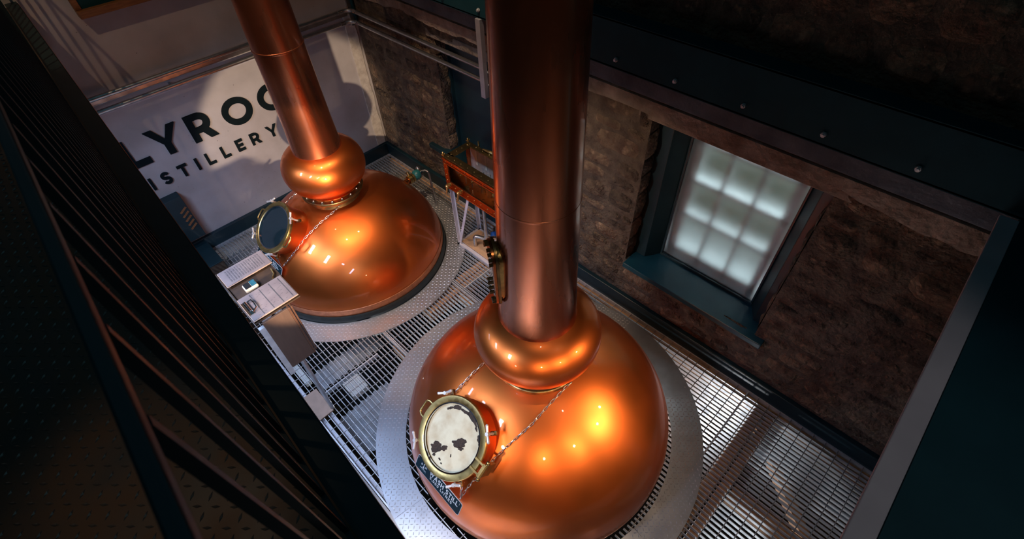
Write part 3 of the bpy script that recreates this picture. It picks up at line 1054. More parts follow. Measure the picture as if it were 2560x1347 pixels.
# the rest of the room, out of frame but lit and reflected
MB().box(-5.5, -5.3, -9.5, 0.25, -1.85, 6.0).build('wall_left', M['room_wall'], kind='structure', label='brown rendered wall behind the left gallery')
MB().box(-5.5, 0.45, -9.7, -9.5, -1.85, 6.0).build('wall_front', M['room_wall'], kind='structure', label='brown rendered wall behind the camera')
cl = MB()  # middle left open, an added gap for the teal ambient light
cl.box(-5.5, -4.2, -9.7, 0.25, 6.0, 6.1)
cl.box(-0.9, 0.45, -9.7, 0.25, 6.0, 6.1)
cl.box(-4.2, -0.9, -1.0, 0.25, 6.0, 6.1)
cl.box(-4.2, -0.9, -9.7, -8.0, 6.0, 6.1)
cl.build('ceiling', M['roof'], kind='structure', label='dark boarded roof around an opening added for the teal fill')

# ------------------------------------------------------------------ STILLS
def ell_prof(Rm, z0, b, off, z_lo, z_hi, n):
    out = []
    for i in range(n + 1):
        z = z_lo + (z_hi - z_lo) * i / n
        q = max(0.0, 1 - ((z - z0) / b) ** 2)
        out.append((off + Rm * sqrt(q), z))
    return out


def ell_prof_t(Rm, z0, b, off, t0, t1, n):
    return [(off + Rm * cos(t0 + (t1 - t0) * i / n), z0 + b * sin(t0 + (t1 - t0) * i / n)) for i in range(n + 1)]


def manway(parent, c, az, rho, z, el, Rm, glass_kind, handles, latch, nuts):
    n = Vector((cos(az) * cos(el), sin(az) * cos(el), sin(el)))
    ctr = Vector((c.x + rho * cos(az), c.y + rho * sin(az), z))
    a = Vector((-sin(az), cos(az), 0))
    b = n.cross(a)
    tube = MB().lathe([(Rm * 0.93, -0.42), (Rm * 0.93, -0.20), (Rm * 0.93, -0.055), (Rm * 0.97, -0.05), (Rm * 0.97, -0.02)], ctr, a, b, n, 48)
    mw = tube.build('manway', M['copper'], parent, smooth=True, label='copper manway collar standing out of the dome')
    ring = MB().lathe([(Rm * 0.83, -0.03), (Rm * 0.83, 0.0), (Rm * 0.86, 0.006), (Rm * 0.985, 0.006), (Rm, 0.0), (Rm, -0.022), (Rm * 0.9, -0.03)], ctr, a, b, n, 64)
    ring.build('brass_ring', M['brass'], mw, smooth=True, label='aged brass clamp ring')
    MB().lathe([(Rm * 0.80, -0.012), (Rm * 0.80, 0.0015), (Rm * 0.835, 0.0015), (Rm * 0.835, -0.012)], ctr, a, b, n, 64).build('gasket', M['chrome'], mw, smooth=True)
    if glass_kind == 'foam':
        MB().lathe([(0.0001, -0.030), (Rm * 0.3, -0.030), (Rm * 0.6, -0.030), (Rm * 0.82, -0.030)], ctr, a, b, n, 64).build('beer_foam', M['foam'], mw, smooth=True, label='cream foam pressed against the glass')
        rs = random.Random(3)

        def blob(t, r, sx, sy, seed, rot=0.0):
            pts = []
            k = 26
            for i in range(k):
                q = 2 * pi * i / k
                w = 1 + 0.55 * noise.noise(Vector((cos(q) * 1.7 + seed, sin(q) * 1.7, seed * 3.1))) + 0.25 * noise.noise(Vector((cos(q) * 5 + seed, sin(q) * 5, 9)))
                px, py = sx * w * cos(q), sy * w * sin(q)
                pts.append((px * cos(rot) - py * sin(rot), px * sin(rot) + py * cos(rot)))
            o = ctr + (a * cos(t) + b * sin(t)) * r - n * 0.0295
            return MB().prism(pts, o, a, b, n, 0.0015)
        for t, r, sx, sy, sd, ro in ((-97, 0.112, 0.030, 0.018, 1.3, 0.9), (-116, 0.165, 0.046, 0.036, 4.1, 0.5), (4, 0.063, 0.058, 0.036, 7.7, 0.80),
                                     (-12, 0.095, 0.026, 0.014, 2.2, 0.6), (78, 0.200, 0.062, 0.015, 5.9, 2.93), (102, 0.195, 0.040, 0.011, 8.3, 3.35),
                                     (122, 0.205, 0.040, 0.015, 3.3, 3.7), (140, 0.20, 0.026, 0.009, 6.6, 4.0), (58, 0.195, 0.016, 0.008, 9.2, 2.6), (38, 0.205, 0.010, 0.024, 1.9, 0.66), (30, 0.215, 0.006, 0.016, 1.2, 0.5),
                                     (-60, 0.125, 0.005, 0.014, 5.2, 0.5), (-88, 0.19, 0.010, 0.006, 2.7, 0), (-80, 0.205, 0.007, 0.005, 3.7, 0), (-104, 0.205, 0.012, 0.012, 4.7, 0)):
            blob(radians(t), r, sx, sy, sd, ro).build('residue_patch', M['residue'], mw)
        MB().lathe([(0.0001, -0.004), (Rm * 0.81, -0.004)], ctr, a, b, n, 48).build('sight_glass', M['glass'], mw)
    else:
        MB().lathe([(0.0001, -0.010), (Rm * 0.5, -0.010), (Rm * 0.82, -0.010)], ctr, a, b, n, 64).build('sight_glass', M['dark_glass'], mw, label='dark reflecting glass')
    for t in nuts:
        t = radians(t)
        u = a * cos(t) + b * sin(t)
        v = n.cross(u)
        p = ctr + u * (Rm * 1.06)
        mb = MB()
        mb.cyl(p - n * 0.10, p + n * 0.018, 0.009, n=8)
        mb.cyl(p + n * 0.006, p + n * 0.030, 0.016, 0.013, n=10)
        for s in (-1, 1):
            d = (u * 0.12 + v * s).normalized()
            mb.cyl(p + n * 0.018, p + d * 0.055 + n * 0.024, 0.008, 0.0105, n=8)
            mb.ball(p + d * 0.055 + n * 0.024, 0.0108, 8, 5)
        mb.build('wing_nut', M['pale_metal'], mw, smooth=True)
        MB().obox(p - n * 0.075, u, v, n, 0.05, 0.03, 0.03).build('lug', M['brass_dark'], mw, bevel=0.004)
    for t in handles:
        t = radians(t)
        u = a * cos(t) + b * sin(t)
        v = n.cross(u)
        p = ctr + u * (Rm * 0.97) - n * 0.008
        pts = [p - v * 0.062, p - v * 0.060 + u * 0.03, p - v * 0.050 + u * 0.050, p - v * 0.036 + u * 0.056, p + v * 0.036 + u * 0.056, p + v * 0.050 + u * 0.050, p + v * 0.060 + u * 0.03, p + v * 0.062]
        MB().tube(pts, 0.0085, 8).build('handle', M['brass'], mw, smooth=True)
    for t in latch:
        t = radians(t)
        u = a * cos(t) + b * sin(t)
        v = n.cross(u)
        p = ctr + u * (Rm * 1.05)
        mb = MB()
        for s in (-1, 1):
            mb.obox(p + v * s * 0.036 - u * 0.02 + n * 0.006, u, v, n, 0.085, 0.014, 0.022)
        mb.obox(p + u * 0.022 + n * 0.004, u, v, n, 0.022, 0.10, 0.026)
        mb.obox(p + u * 0.022 - n * 0.06, u, v, n, 0.024, 0.10, 0.11)
        mb.cyl(p + u * 0.03 - v * 0.062, p + u * 0.03 + v * 0.062, 0.011, n=10)
        mb.build('hinge', M['brass'], mw, smooth=True)
        for s in (-1, 1):
            MB().ball(p + u * 0.03 + v * s * 0.066, 0.016, 10, 6).build('hinge_knob', M['brass_dark'], mw, smooth=True)
    return mw


def neck_mesh(c, r15, slope, z0, z1, lip, n=72):
    prof = [(r15 + slope * (z0 - 1.5) + lip, z0 - 0.012), (r15 + slope * (z0 - 1.5) + lip * 0.4, z0 + 0.012)]
    k = 14
    for i in range(1, k + 1):
        z = z0 + 0.03 + (z1 - z0 - 0.03) * i / k
        prof.append((r15 + slope * (z - 1.5), z))
    return MB().lathe(prof, c, n=n)


def seam(c, r, z, h=0.012, d=0.004):
    return MB().lathe([(r - 0.004, z - h), (r + d, z - h * 0.6), (r + d * 1.2, z), (r + d, z + h * 0.6), (r - 0.004, z + h)], c, n=72)


# near: wash still
ws = empty('wash_still', (NC.x, NC.y, 0), 'near polished copper pot still, foam behind its round brass manway glass', 'still')
N_ = 1.78
B_ = (1.0 - 0.13) / (1 - (0.33 / 1.125) ** N_) ** (1 / N_)
prof = []
for i in range(41):
    t = radians(82) * i / 40
    prof.append((1.125 * cos(t) ** (2 / N_), 0.13 + B_ * sin(t) ** (2 / N_)))
MB().lathe(prof, NC, n=128).build('pot', M['copper'], ws, smooth=True)
MB().lathe([(0.95, -0.9), (1.02, -0.5), (1.08, -0.2), (1.105, -0.08), (1.126, 0.05), (1.129, 0.12), (1.124, 0.132)], NC, n=128).build('pot_skirt', M['copper_band'], ws, smooth=True, label='brushed copper band below the dome')
fg = MB().lathe([(0.29, 0.98), (0.322, 0.995), (0.328, 1.005), (0.328, 1.035), (0.322, 1.04), (0.27, 1.043), (0.265, 1.10), (0.26, 1.12)], NC, n=72)
fg.build('collar', M['brass_dark'], ws, smooth=True)
bl = ell_prof_t(0.267, 1.355, 0.235, 0.18, radians(-88), radians(88), 36)
MB().lathe(bl, NC, n=96).build('bulb', M['copper'], ws, smooth=True)
MB().lathe([(0.18, 1.118), (0.30, 1.118), (0.31, 1.128), (0.30, 1.142), (0.25, 1.142)], NC, n=72).build('bulb_rim', M['brass'], ws, smooth=True)
neck_mesh(NC, 0.254, -0.024, 1.575, 5.3, 0.02).build('neck', M['copper_neck'], ws, smooth=True)
seam(NC, 0.254 - 0.024 * 1.06, 2.56, 0.010, 0.0015).build('neck_seam', M['copper_neck'], ws, smooth=True)
manway(ws, NC, 3.095, 0.845, 0.877, 0.918, 0.289, 'foam', [180], [2], [139, 46, -135, -42])
# oval sight hatch on the near neck
hz, hdir = 2.03, Vector((-0.848, 0.539, 0)).normalized()
hside = Vector((0, 0, 1)).cross(hdir)
hc = NC + Vector((0, 0, hz))


def oval(ry, rz, n=28):
    return [(ry * cos(2 * pi * i / n), rz * sin(2 * pi * i / n)) for i in range(n)]


def rect_oval(ry, rz, r, n=6):
    out = []
    for cx, cz, a0 in ((ry - r, rz - r, 0), (-(ry - r), rz - r, 90), (-(ry - r), -(rz - r), 180), (ry - r, -(rz - r), 270)):
        out += [(cx + r * cos(radians(a0 + 90 * i / n)), cz + r * sin(radians(a0 + 90 * i / n))) for i in range(n + 1)]
    return out


hatch = MB().prism(rect_oval(0.085, 0.20, 0.06), hc + hdir * 0.15, hside, (0, 0, 1), hdir, 0.100).build('sight_hatch', M['brass'], ws, smooth=True, label='upright brass sight hatch on the neck')
MB().prism(rect_oval(0.105, 0.235, 0.08), hc + hdir * 0.250, hside, (0, 0, 1), hdir, 0.016).build('flange', M['brass_dark'], hatch, smooth=True)
MB().prism(rect_oval(0.100, 0.228, 0.075), hc + hdir * 0.268, hside, (0, 0, 1), hdir, 0.014).build('flange', M['safe_copper'], hatch, smooth=True)
MB().prism(rect_oval(0.062, 0.170, 0.045), hc + hdir * 0.282, hside, (0, 0, 1), hdir, 0.003).build('sight_glass', M['dark_glass'], hatch)
hb = mesh_of(MB().cyl((0, 0, 0), hdir * 0.022, 0.012, n=6).cyl(-hdir * 0.04, Vector((0, 0, 0)), 0.007, n=6), M['brass_dark'], 'bolt', True)
for (u, v) in rect_oval(0.085, 0.212, 0.06, 3):
    piece('bolt', hb, hatch, hc + hdir * 0.282 + hside * u + Vector((0, 0, v)))

# far: spirit still
ss = empty('spirit_still', (FC.x, FC.y, 0), 'far polished copper pot still with dark manway glass beside the lettered wall', 'still')
prof = ell_prof_t(1.052, 0.049, 0.875, 0.0, radians(2), radians(75), 40)
MB().lathe(prof, FC, n=128).build('pot', M['copper'], ss, smooth=True)
MB().lathe([(1.02, 0.07), (1.062, 0.082), (1.078, 0.06), (1.080, 0.0), (1.06, -0.06), (1.02, -0.4)], FC, n=128).build('rubber_seal', M['rubber'], ss, smooth=True, label='black rubber seal around the foot')
MB().lathe([(1.05, 0.075), (1.0535, 0.10), (1.050, 0.16), (1.045, 0.165)], FC, n=128).build('pot_skirt', M['copper_band'], ss, smooth=True, label='brushed copper band at the foot')
MB().lathe([(0.28, 0.88), (0.262, 0.93), (0.262, 0.965), (0.318, 0.965), (0.322, 0.972), (0.322, 0.992), (0.318, 0.998), (0.235, 1.0)], FC, n=72).build('bolted_flange', M['brass_dark'], ss, smooth=True, label='dark brass bolted flange')
fbm = mesh_of(MB().cyl((0, 0, 0), (0, 0, 0.012), 0.0125, n=6).ball((0, 0, 0.012), 0.009, 8, 4), M['steel'], 'flange_bolt', True)
flg = bpy.data.objects['bolted_flange']
for k in range(18):
    t = 2 * pi * k / 18
    piece('bolt', fbm, flg, FC + Vector((0.291 * cos(t), 0.291 * sin(t), 0.997)))
MB().lathe([(0.27, 1.0), (0.268, 1.012), (0.235, 1.02), (0.225, 1.045), (0.235, 1.06)], FC, n=72).build('collar', M['copper'], ss, smooth=True)
bl = ell_prof_t(0.20, 1.262, 0.225, 0.215, radians(-88), radians(88), 36)
MB().lathe(bl, FC, n=96).build('bulb', M['copper'], ss, smooth=True)
neck_mesh(FC, 0.230, -0.018, 1.478, 5.3, 0.016).build('neck', M['copper_neck'], ss, smooth=True)
seam(FC, 0.230 - 0.018 * 0.98, 2.48, 0.012, 0.004).build('neck_seam', M['copper_neck'], ss, smooth=True)
manway(ss, FC, 3.126, 0.717, 0.879, 0.879, 0.270, 'dark', [180, -1], [], [136, 46, -137, -52])

# sampling valve on the far still, with its upright rod
vv = empty('outlet_valve', (-0.45, -1.33, 0.46), 'copper outlet pipe with teal valve and steel upright behind the far still', 'valve')
MB().cyl((-0.82, -1.36, 0.47), (-0.55, -1.345, 0.47), 0.032, n=14).build('outlet_pipe', M['safe_copper'], vv, smooth=True)
MB().cyl((-0.565, -1.345, 0.47), (-0.52, -1.343, 0.47), 0.052, n=14).cyl((-0.51, -1.342, 0.47), (-0.485, -1.341, 0.47), 0.055, n=14).cyl((-0.53, -1.343, 0.47), (-0.53, -1.30, 0.55), 0.018, n=10).build('union', M['brass'], vv, smooth=True)
MB().cyl((-0.49, -1.341, 0.47), (-0.40, -1.338, 0.47), 0.05, n=14).ball((-0.43, -1.338, 0.475), 0.066, 12, 8).build('valve_body', M['teal_enamel'], vv, smooth=True)
MB().cyl((-0.40, -1.338, 0.47), (-0.365, -1.337, 0.47), 0.058, n=16).ball((-0.37, -1.30, 0.52), 0.03, 10, 6).build('valve_cap', M['chrome'], vv, smooth=True)
MB().tube([(-0.37, -1.337, 0.47), (-0.34, -1.345, 0.49), (-0.315, -1.375, 0.50), (-0.305, -1.41, 0.49), (-0.303, -1.425, 0.46), (-0.305, -1.43, 0.40), (-0.33, -1.50, 0.006)], 0.013, 10).build('drain_tube', M['steel'], vv, smooth=True)


# ------------------------------------------------------------------ chains and hanging signs
def link_mesh(mt, name):
    pts = []
    for i in range(14):
        t = 2 * pi * i / 14
        pts.append((0.0165 * cos(t) + (0.006 if cos(t) > 0 else -0.006), 0.0075 * sin(t), 0))
    return mesh_of(MB().tube(pts, 0.0026, 5, True), mt, name, True)


LINK = link_mesh(M['steel'], 'link')


def dome_pt(c, Rm, z0, b, p, off):
    """push a point out onto the dome"""
    d = Vector((p[0] - c.x, p[1] - c.y, 0))
    r = d.length
    zz = z0 + b * sqrt(max(0.0, 1 - min(1.0, r / Rm) ** 2))
    return Vector((p[0], p[1], max(zz, p[2] if len(p) > 2 else 0) + off))


def chain(name, paths, label):
    o = empty(name, paths[0][0], label, 'chain')
    k = 0
    for path in paths:
        path = [Vector(p) for p in path]
        L = [0.0]
        for i in range(1, len(path)):
            L.append(L[-1] + (path[i] - path[i - 1]).length)
        s = 0.018
        while s < L[-1] - 0.01:
            i = max(j for j in range(len(L)) if L[j] <= s)
            i = min(i, len(path) - 2)
            f = (s - L[i]) / max(L[i + 1] - L[i], 1e-6)
            p = path[i].lerp(path[i + 1], f)
            d = (path[i + 1] - path[i]).normalized()
            q = d.to_track_quat('X', 'Z').to_matrix() @ Matrix.Rotation(radians(45 + 90 * (k % 2)), 3, 'X')
            piece('link', LINK, o, p, q.to_euler())
            s += 0.036
            k += 1
    return o


chain('sign_chain', [
    [(-1.80, -4.20, 1.012), (-1.844, -4.191, 1.002), (-1.932, -4.184, 0.974), (-2.005, -4.170, 0.943), (-2.084, -4.162, 0.905), (-2.160, -4.150, 0.861), (-2.33, -4.13, 0.76), (-2.48, -4.135, 0.64), (-2.58, -4.16, 0.53)],
    [(-1.58, -4.78, 1.016), (-1.634, -4.775, 1.013), (-1.821, -4.770, 0.987), (-1.980, -4.765, 0.939), (-2.082, -4.746, 0.900), (-2.166, -4.728, 0.860), (-2.280, -4.700, 0.793), (-2.355, -4.684, 0.738), (-2.483, -4.650, 0.620), (-2.539, -4.638, 0.554), (-2.600, -4.640, 0.510)],
    [(-2.50, -4.555, 0.60), (-2.55, -4.60, 0.545), (-2.600, -4.640, 0.512)]],
    'thin steel chain draped over the near dome holding the lower sign')
chain('sign_chain', [
    [(-1.60, -1.70, 0.935), (-1.72, -1.71, 0.905), (-1.882, -1.707, 0.865), (-2.091, -1.696, 0.78), (-2.239, -1.691, 0.684), (-2.34, -1.66, 0.60), (-2.385, -1.632, 0.555)],
    [(-1.72, -1.09, 0.89), (-1.818, -1.075, 0.862), (-1.938, -1.098, 0.832), (-2.10, -1.12, 0.76), (-2.30, -1.14, 0.64), (-2.41, -1.16, 0.55)],
    [(-2.37, -1.50, 0.575), (-2.385, -1.58, 0.56), (-2.39, -1.632, 0.553)]],
    'thin steel chain draped over the far dome holding its sign')


def hang_sign(p_tl, p_tr, p_bl, line1, line2, label, logo=True):
    tl, tr, bl = Vector(p_tl), Vector(p_tr), Vector(p_bl)
    ex = (tr - tl).normalized()
    w = (tr - tl).length
    up = (tl - bl)
    h = up.length
    up = (up - ex * up.dot(ex)).normalized()
    nz = ex.cross(up)
    root = empty('hanging_sign', bl, label, 'sign')

    def rr(x0, x1, y0, y1, r):
        out = []
        for cx, cy, a0 in ((x1 - r, y1 - r, 0), (x0 + r, y1 - r, 90), (x0 + r, y0 + r, 180), (x1 - r, y0 + r, 270)):
            out += [(cx + r * cos(radians(a0 + 18 * i)), cy + r * sin(radians(a0 + 18 * i))) for i in range(6)]
        return out
    MB().prism(rr(0, w, 0, h, 0.018), bl, ex, up, nz, 0.004).build('edge', M['sign_white'], root)
    MB().prism(rr(0.0035, w - 0.0035, 0.0035, h - 0.0035, 0.016), bl + nz * 0.004, ex, up, nz, 0.0008).build('face', M['sign_face'], root)
    o = bl + nz * 0.0048
    for line, t, x0, yy, hh, gap, wsc in ((line1, 0.19, 0.158, 0.50, 0.34, 0.0065, 0.98), (line2, 0.17, 0.172, 0.23, 0.20, 0.0062, 1.18)):
        for ch in line:
            mb = MB()
            wd = put(mb, ch, t, o + ex * x0 + up * (h * yy), ex, up, nz, h * hh, 0.0008, wsc)
            if mb.v:
                mb.build('letter', M['sign_white'], root)
            x0 += wd + gap
    if logo:
        lg = MB()
        lo = o + ex * 0.085 + up * (h * 0.40)
        lg.prism([(-0.012, 0), (0.012, 0), (0.004, 0.014), (0.002, 0.034), (0.006, 0.044), (-0.004, 0.044), (-0.003, 0.034), (-0.004, 0.014)], lo, ex, up, nz, 0.0008)
        for s in (-1, 1):
            for k in range(9):
                q = 2.4 * k
                rr_ = 0.0035 * sqrt(k)
                cpt = lo + ex * (s * 0.024 + rr_ * cos(q)) + up * (0.024 + rr_ * sin(q))
                lg.prism([(0.0024 * cos(t), 0.0024 * sin(t)) for t in [pi / 3 * i for i in range(6)]], cpt, ex, up, nz, 0.0008)
        lg.build('emblem', M['sign_faint'] if not logo else M['sign_white'], root)
        tx = MB()
        for k in range(11):
            tx.prism([(0, 0), (0.004, 0), (0.004, 0.007), (0, 0.007)], o + ex * (0.052 + k * 0.0062) + up * (h * 0.29), ex, up, nz, 0.0008)
        tx.build('small_print', M['sign_white'], root)
        tx = MB().prism([(0, 0), (0.078, 0), (0.078, 0.0022), (0, 0.0022)], o + ex * 0.048 + up * (h * 0.21), ex, up, nz, 0.0006)
        tx.build('small_print', M['sign_faint'], root)
    for q in (0.02, w - 0.02):
        pts = [o + ex * q + up * (h - 0.012) + (up * cos(t) * 0.012 + nz * sin(t) * 0.012) for t in [2 * pi * i / 12 for i in range(12)]]
        MB().tube(pts, 0.002, 5, True).build('hook_ring', M['steel'], root, smooth=True)
    return root


hang_sign((-2.600, -4.160, 0.512), (-2.614, -4.676, 0.510), (-2.662, -4.168, 0.405), 'WASH STILL', '5,000 LITRES',
          'black sign lettered wash still hanging below the near manway')
hang_sign((-2.405, -1.135, 0.548), (-2.396, -1.660, 0.562), (-2.462, -1.140, 0.455), 'SPIRIT STILL', '3,800 LITRES',
          'black sign lettered spirit still hanging below the far manway')

# ------------------------------------------------------------------ spirit safe on its stand
SX0, SX1, SY0, SY1, SZ0, SZ1 = -0.60, -0.235, -3.12, -2.215, 0.865, 1.24
safe = empty('spirit_safe', (-0.42, -2.66, SZ0), 'copper and brass framed glass spirit safe against the boarded window', 'spirit safe')


def rail(name, p0, p1, w, h, mt):
    return MB().bar(p0, p1, w, h).build(name, mt, safe, bevel=0.003)


cop, brd = M['safe_copper'], M['brass_dark']
MB().box(SX0, SX1, SY0, SY1, SZ0 - 0.012, SZ0 + 0.004).build('tray', cop, safe)
# front face frame (broad strips), with window opening
for nm, (y0, y1, z0, z1) in (('bottom_rail', (SY0, SY1, SZ0, SZ0 + 0.085)), ('top_rail', (SY0, SY1, SZ1 - 0.055, SZ1)),
                             ('end_stile', (SY1 - 0.06, SY1, SZ0 + 0.085, SZ1 - 0.055)), ('end_stile', (SY0, SY0 + 0.06, SZ0 + 0.085, SZ1 - 0.055))):
    MB().box(SX0 - 0.006, SX0 + 0.006, y0, y1, z0, z1).build(nm, cop, safe, bevel=0.002)
MB().bar((SX0 - 0.01, SY0, SZ1 - 0.004), (SX0 - 0.01, SY1, SZ1 - 0.004), 0.016, 0.018).build('edge_bead', cop, safe, bevel=0.004)
MB().bar((SX0 - 0.01, SY0, SZ1 - 0.05), (SX0 - 0.01, SY1, SZ1 - 0.05), 0.014, 0.012).build('edge_bead', cop, safe, bevel=0.004)
MB().bar((SX0 - 0.01, SY0, SZ0), (SX0 - 0.01, SY1, SZ0), 0.014, 0.014).build('edge_bead', cop, safe, bevel=0.004)
for x0, x1 in ((SX0, SX0 + 0.05), (SX1 - 0.05, SX1)):
    MB().box(x0, x1, SY1 - 0.006, SY1 + 0.006, SZ0, SZ1).build('end_post', cop, safe)
    MB().box(x0, x1, SY0 - 0.006, SY0 + 0.006, SZ0, SZ1).build('end_post', cop, safe)
MB().box(SX0, SX1, SY1 - 0.006, SY1 + 0.006, SZ0, SZ0 + 0.06).build('end_rail', cop, safe)
MB().box(SX0, SX1, SY1 - 0.006, SY1 + 0.006, SZ1 - 0.05, SZ1).build('end_rail', cop, safe)
MB().box(SX1 - 0.008, SX1, SY0, SY1, SZ0, SZ1).build('back_plate', M['galv'], safe)
# lid: broad brass frame round a glass panel
lid = empty('lid', (SX0, SY0, SZ1), parent=safe)
lw = 0.062
for (x0, x1, y0, y1) in ((SX0, SX0 + lw + 0.02, SY0, SY1), (SX1 - lw, SX1, SY0, SY1), (SX0 + lw, SX1 - lw, SY1 - lw - 0.03, SY1), (SX0 + lw, SX1 - lw, SY0, SY0 + lw)):
    MB().box(x0, x1, y0, y1, SZ1, SZ1 + 0.010).build('lid_strip', brd, lid, bevel=0.002)
MB().box(SX0 + lw, SX1 - lw, SY0 + lw, SY1 - lw, SZ1 + 0.002, SZ1 + 0.006).build('lid_glass', M['glass'], lid)
MB().box(SX0 + 0.004, SX0 + 0.007, SY0 + 0.06, SY1 - 0.06, SZ0 + 0.085, SZ1 - 0.055).build('front_glass', M['glass'], safe)
rv = mesh_of(MB().ball((0, 0, 0), 0.0065, 8, 5), M['brass'], 'rivet', True)
for k in range(9):
    y = SY1 - 0.05 - k * 0.1
    for x in (SX0 + 0.035, SX1 - 0.03):
        piece('rivet', rv, safe, (x, y, SZ1 + 0.010))
    piece('rivet', rv, safe, (SX0 - 0.008, y, SZ1 - 0.026))
    piece('rivet', rv, safe, (SX0 - 0.008, y, SZ0 + 0.045))
for k in range(4):
    piece('rivet', rv, safe, (SX0 + 0.08 + k * 0.075, SY1 - 0.045, SZ1 + 0.010))
    piece('rivet', rv, safe, (SX0 - 0.008, SY1 - 0.03, SZ0 + 0.10 + k * 0.07))
for x, y in ((SX0 + 0.01, SY1), (SX1 - 0.01, SY1)):
    fb = MB().cyl((x, y, SZ1 + 0.01), (x, y, SZ1 + 0.04), 0.010, 0.008, n=10).ball((x, y, SZ1 + 0.045), 0.012, 10, 6).cyl((x - 0.02, y + 0.005, SZ1 + 0.026), (x + 0.02, y - 0.005, SZ1 + 0.026), 0.009, n=10)
    fb.build('finial', M['brass'], safe, smooth=True)
MB().cyl((SX1 + 0.015, SY1 - 0.14, SZ1), (SX1 + 0.015, SY1 - 0.14, SZ1 + 0.06), 0.012, 0.006, n=10).build('finial', M['brass'], safe, smooth=True)
MB().cyl((SX1 - 0.02, -2.46, SZ1 + 0.03), (SX1 - 0.01, -2.56, SZ1 + 0.03), 0.008, 0.020, n=12).cyl((SX1 - 0.01, -2.56, SZ1 + 0.03), (SX1 - 0.005, -2.63, SZ1 + 0.03), 0.020, 0.012, n=12).build('lid_handle', M['brass'], safe, smooth=True)
MB().cyl((SX1 - 0.05, -2.80, SZ1 + 0.02), (SX1 - 0.03, -2.86, SZ1 + 0.02), 0.018, n=10).build('hasp', M['brass'], safe, smooth=True)
# taps on the front rail
for y in (SY1 - 0.075, SY1 - 0.255):
    t = MB()
    t.cyl((SX0, y, SZ0 + 0.065), (SX0 - 0.06, y, SZ0 + 0.065), 0.019, 0.016, n=12)
    t.cyl((SX0 - 0.025, y, SZ0 + 0.065), (SX0 - 0.035, y, SZ0 + 0.065), 0.028, n=12)
    t.ball((SX0 - 0.055, y, SZ0 + 0.065), 0.023, 10, 6)
    t.cyl((SX0 - 0.055, y, SZ0 + 0.065), (SX0 - 0.075, y, SZ0 - 0.02), 0.014, 0.010, n=10)
    t.cyl((SX0 - 0.055, y, SZ0 + 0.08), (SX0 - 0.055, y - 0.055, SZ0 + 0.10), 0.010, 0.007, n=8)
    t.build('tap', M['brass'], safe, smooth=True)
    MB().cyl((SX0, y, SZ0 + 0.075), (SX0 + 0.17, y - 0.01, SZ0 + 0.11), 0.009, n=8).build('tap_spindle', brd, safe, smooth=True)
# inside: receivers, thermometers, label strips
for y, z in ((-2.60, 0.0), (-2.70, 0.02), (-2.92, 0.0)):
    MB().ball((-0.42, y, SZ0 + 0.13 + z), 0.055, 14, 10).cyl((-0.42, y, SZ0 + 0.17 + z), (-0.42, y, SZ0 + 0.26 + z), 0.02, 0.026, n=12).build('glass_receiver', M['glass'], safe, smooth=True)
    MB().cyl((-0.42, y, SZ0), (-0.42, y, SZ0 + 0.085 + z), 0.03, 0.018, n=12).build('receiver_stand', brd, safe, smooth=True)
for y in (-2.36, -2.46):
    MB().cyl((-0.45, y, SZ0 + 0.02), (-0.45, y, SZ0 + 0.20), 0.008, n=8).ball((-0.45, y, SZ0 + 0.21), 0.014, 8, 6).build('spout', M['steel'], safe, smooth=True)
for y in (-2.33, -2.475):
    MB().box(SX1 - 0.014, SX1 - 0.010, y - 0.014, y + 0.014, SZ0 + 0.14, SZ0 + 0.34).build('label_strip', M['white_board'], safe)
yf = MB()
for k in range(26):
    yf.ball((-0.30 - rnd.uniform(0, 0.10), -2.62 - rnd.uniform(0, 0.26), SZ0 + 0.01 + rnd.uniform(0, 0.12)), rnd.uniform(0.02, 0.04), 7, 5)
yf.build('amber_packing', M['yellow_fluid'], safe, smooth=True, kind='stuff')

st = empty('safe_stand', (-0.42, -2.6, 0.0), 'pale grey angle steel stand with plywood shelf under the spirit safe', 'stand')
pp = M['pale_paint']


def leg(p0, p1, name='leg', w=0.042):
    MB().bar(p0, p1, w, 0.006).bar(Vector(p0) + Vector((w / 2, 0, 0)), Vector(p1) + Vector((w / 2, 0, 0)), 0.006, w).build(name, pp, st)


leg((-0.593, -2.265, 0.0105), (-0.593, -2.265, 0.851))
leg((-0.275, -2.265, 0.0105), (-0.275, -2.265, 0.851))
leg((-0.593, -3.08, 0.0105), (-0.593, -3.08, 0.851))
leg((-0.275, -3.08, 0.0105), (-0.275, -3.08, 0.851))
MB().bar((-0.60, -2.28, 0.02), (-0.605, -2.55, 0.85), 0.034, 0.006, (1, 0, 0)).build('brace', pp, st)
MB().box(-0.615, -0.575, -3.10, -2.25, 0.0105, 0.034).build('shelf_rail', pp, st)
MB().box(-0.615, -0.26, -2.285, -2.25, 0.0105, 0.034).build('shelf_rail', pp, st)
MB().box(-0.295, -0.26, -3.10, -2.25, 0.0105, 0.034).build('shelf_rail', pp, st)
MB().box(-0.572, -0.298, -3.08, -2.29, 0.030, 0.050).build('shelf', M['ply'], st, bevel=0.003)
tp = MB().tube([(-0.43, -2.585, 0.851), (-0.43, -2.585, 0.22), (-0.432, -2.58, 0.19), (-0.445, -2.56, 0.172), (-0.49, -2.50, 0.20), (-0.505, -2.48, 0.20), (-0.515, -2.468, 0.18), (-0.515, -2.468, 0.051)], 0.023, 14)
tp.build('drain_trap', M['steel'], smooth=True, label='bent stainless drain pipe under the spirit safe', cat='pipe')
hp = empty('hose_coupling', (-0.33, -2.62, 0.05), 'blue hose coupling with steel clamp under the spirit safe', 'coupling')
MB().cyl((-0.36, -2.64, 0.20), (-0.33, -2.61, 0.22), 0.042, n=16).build('blue_collar', M['blue_plastic'], hp, smooth=True)
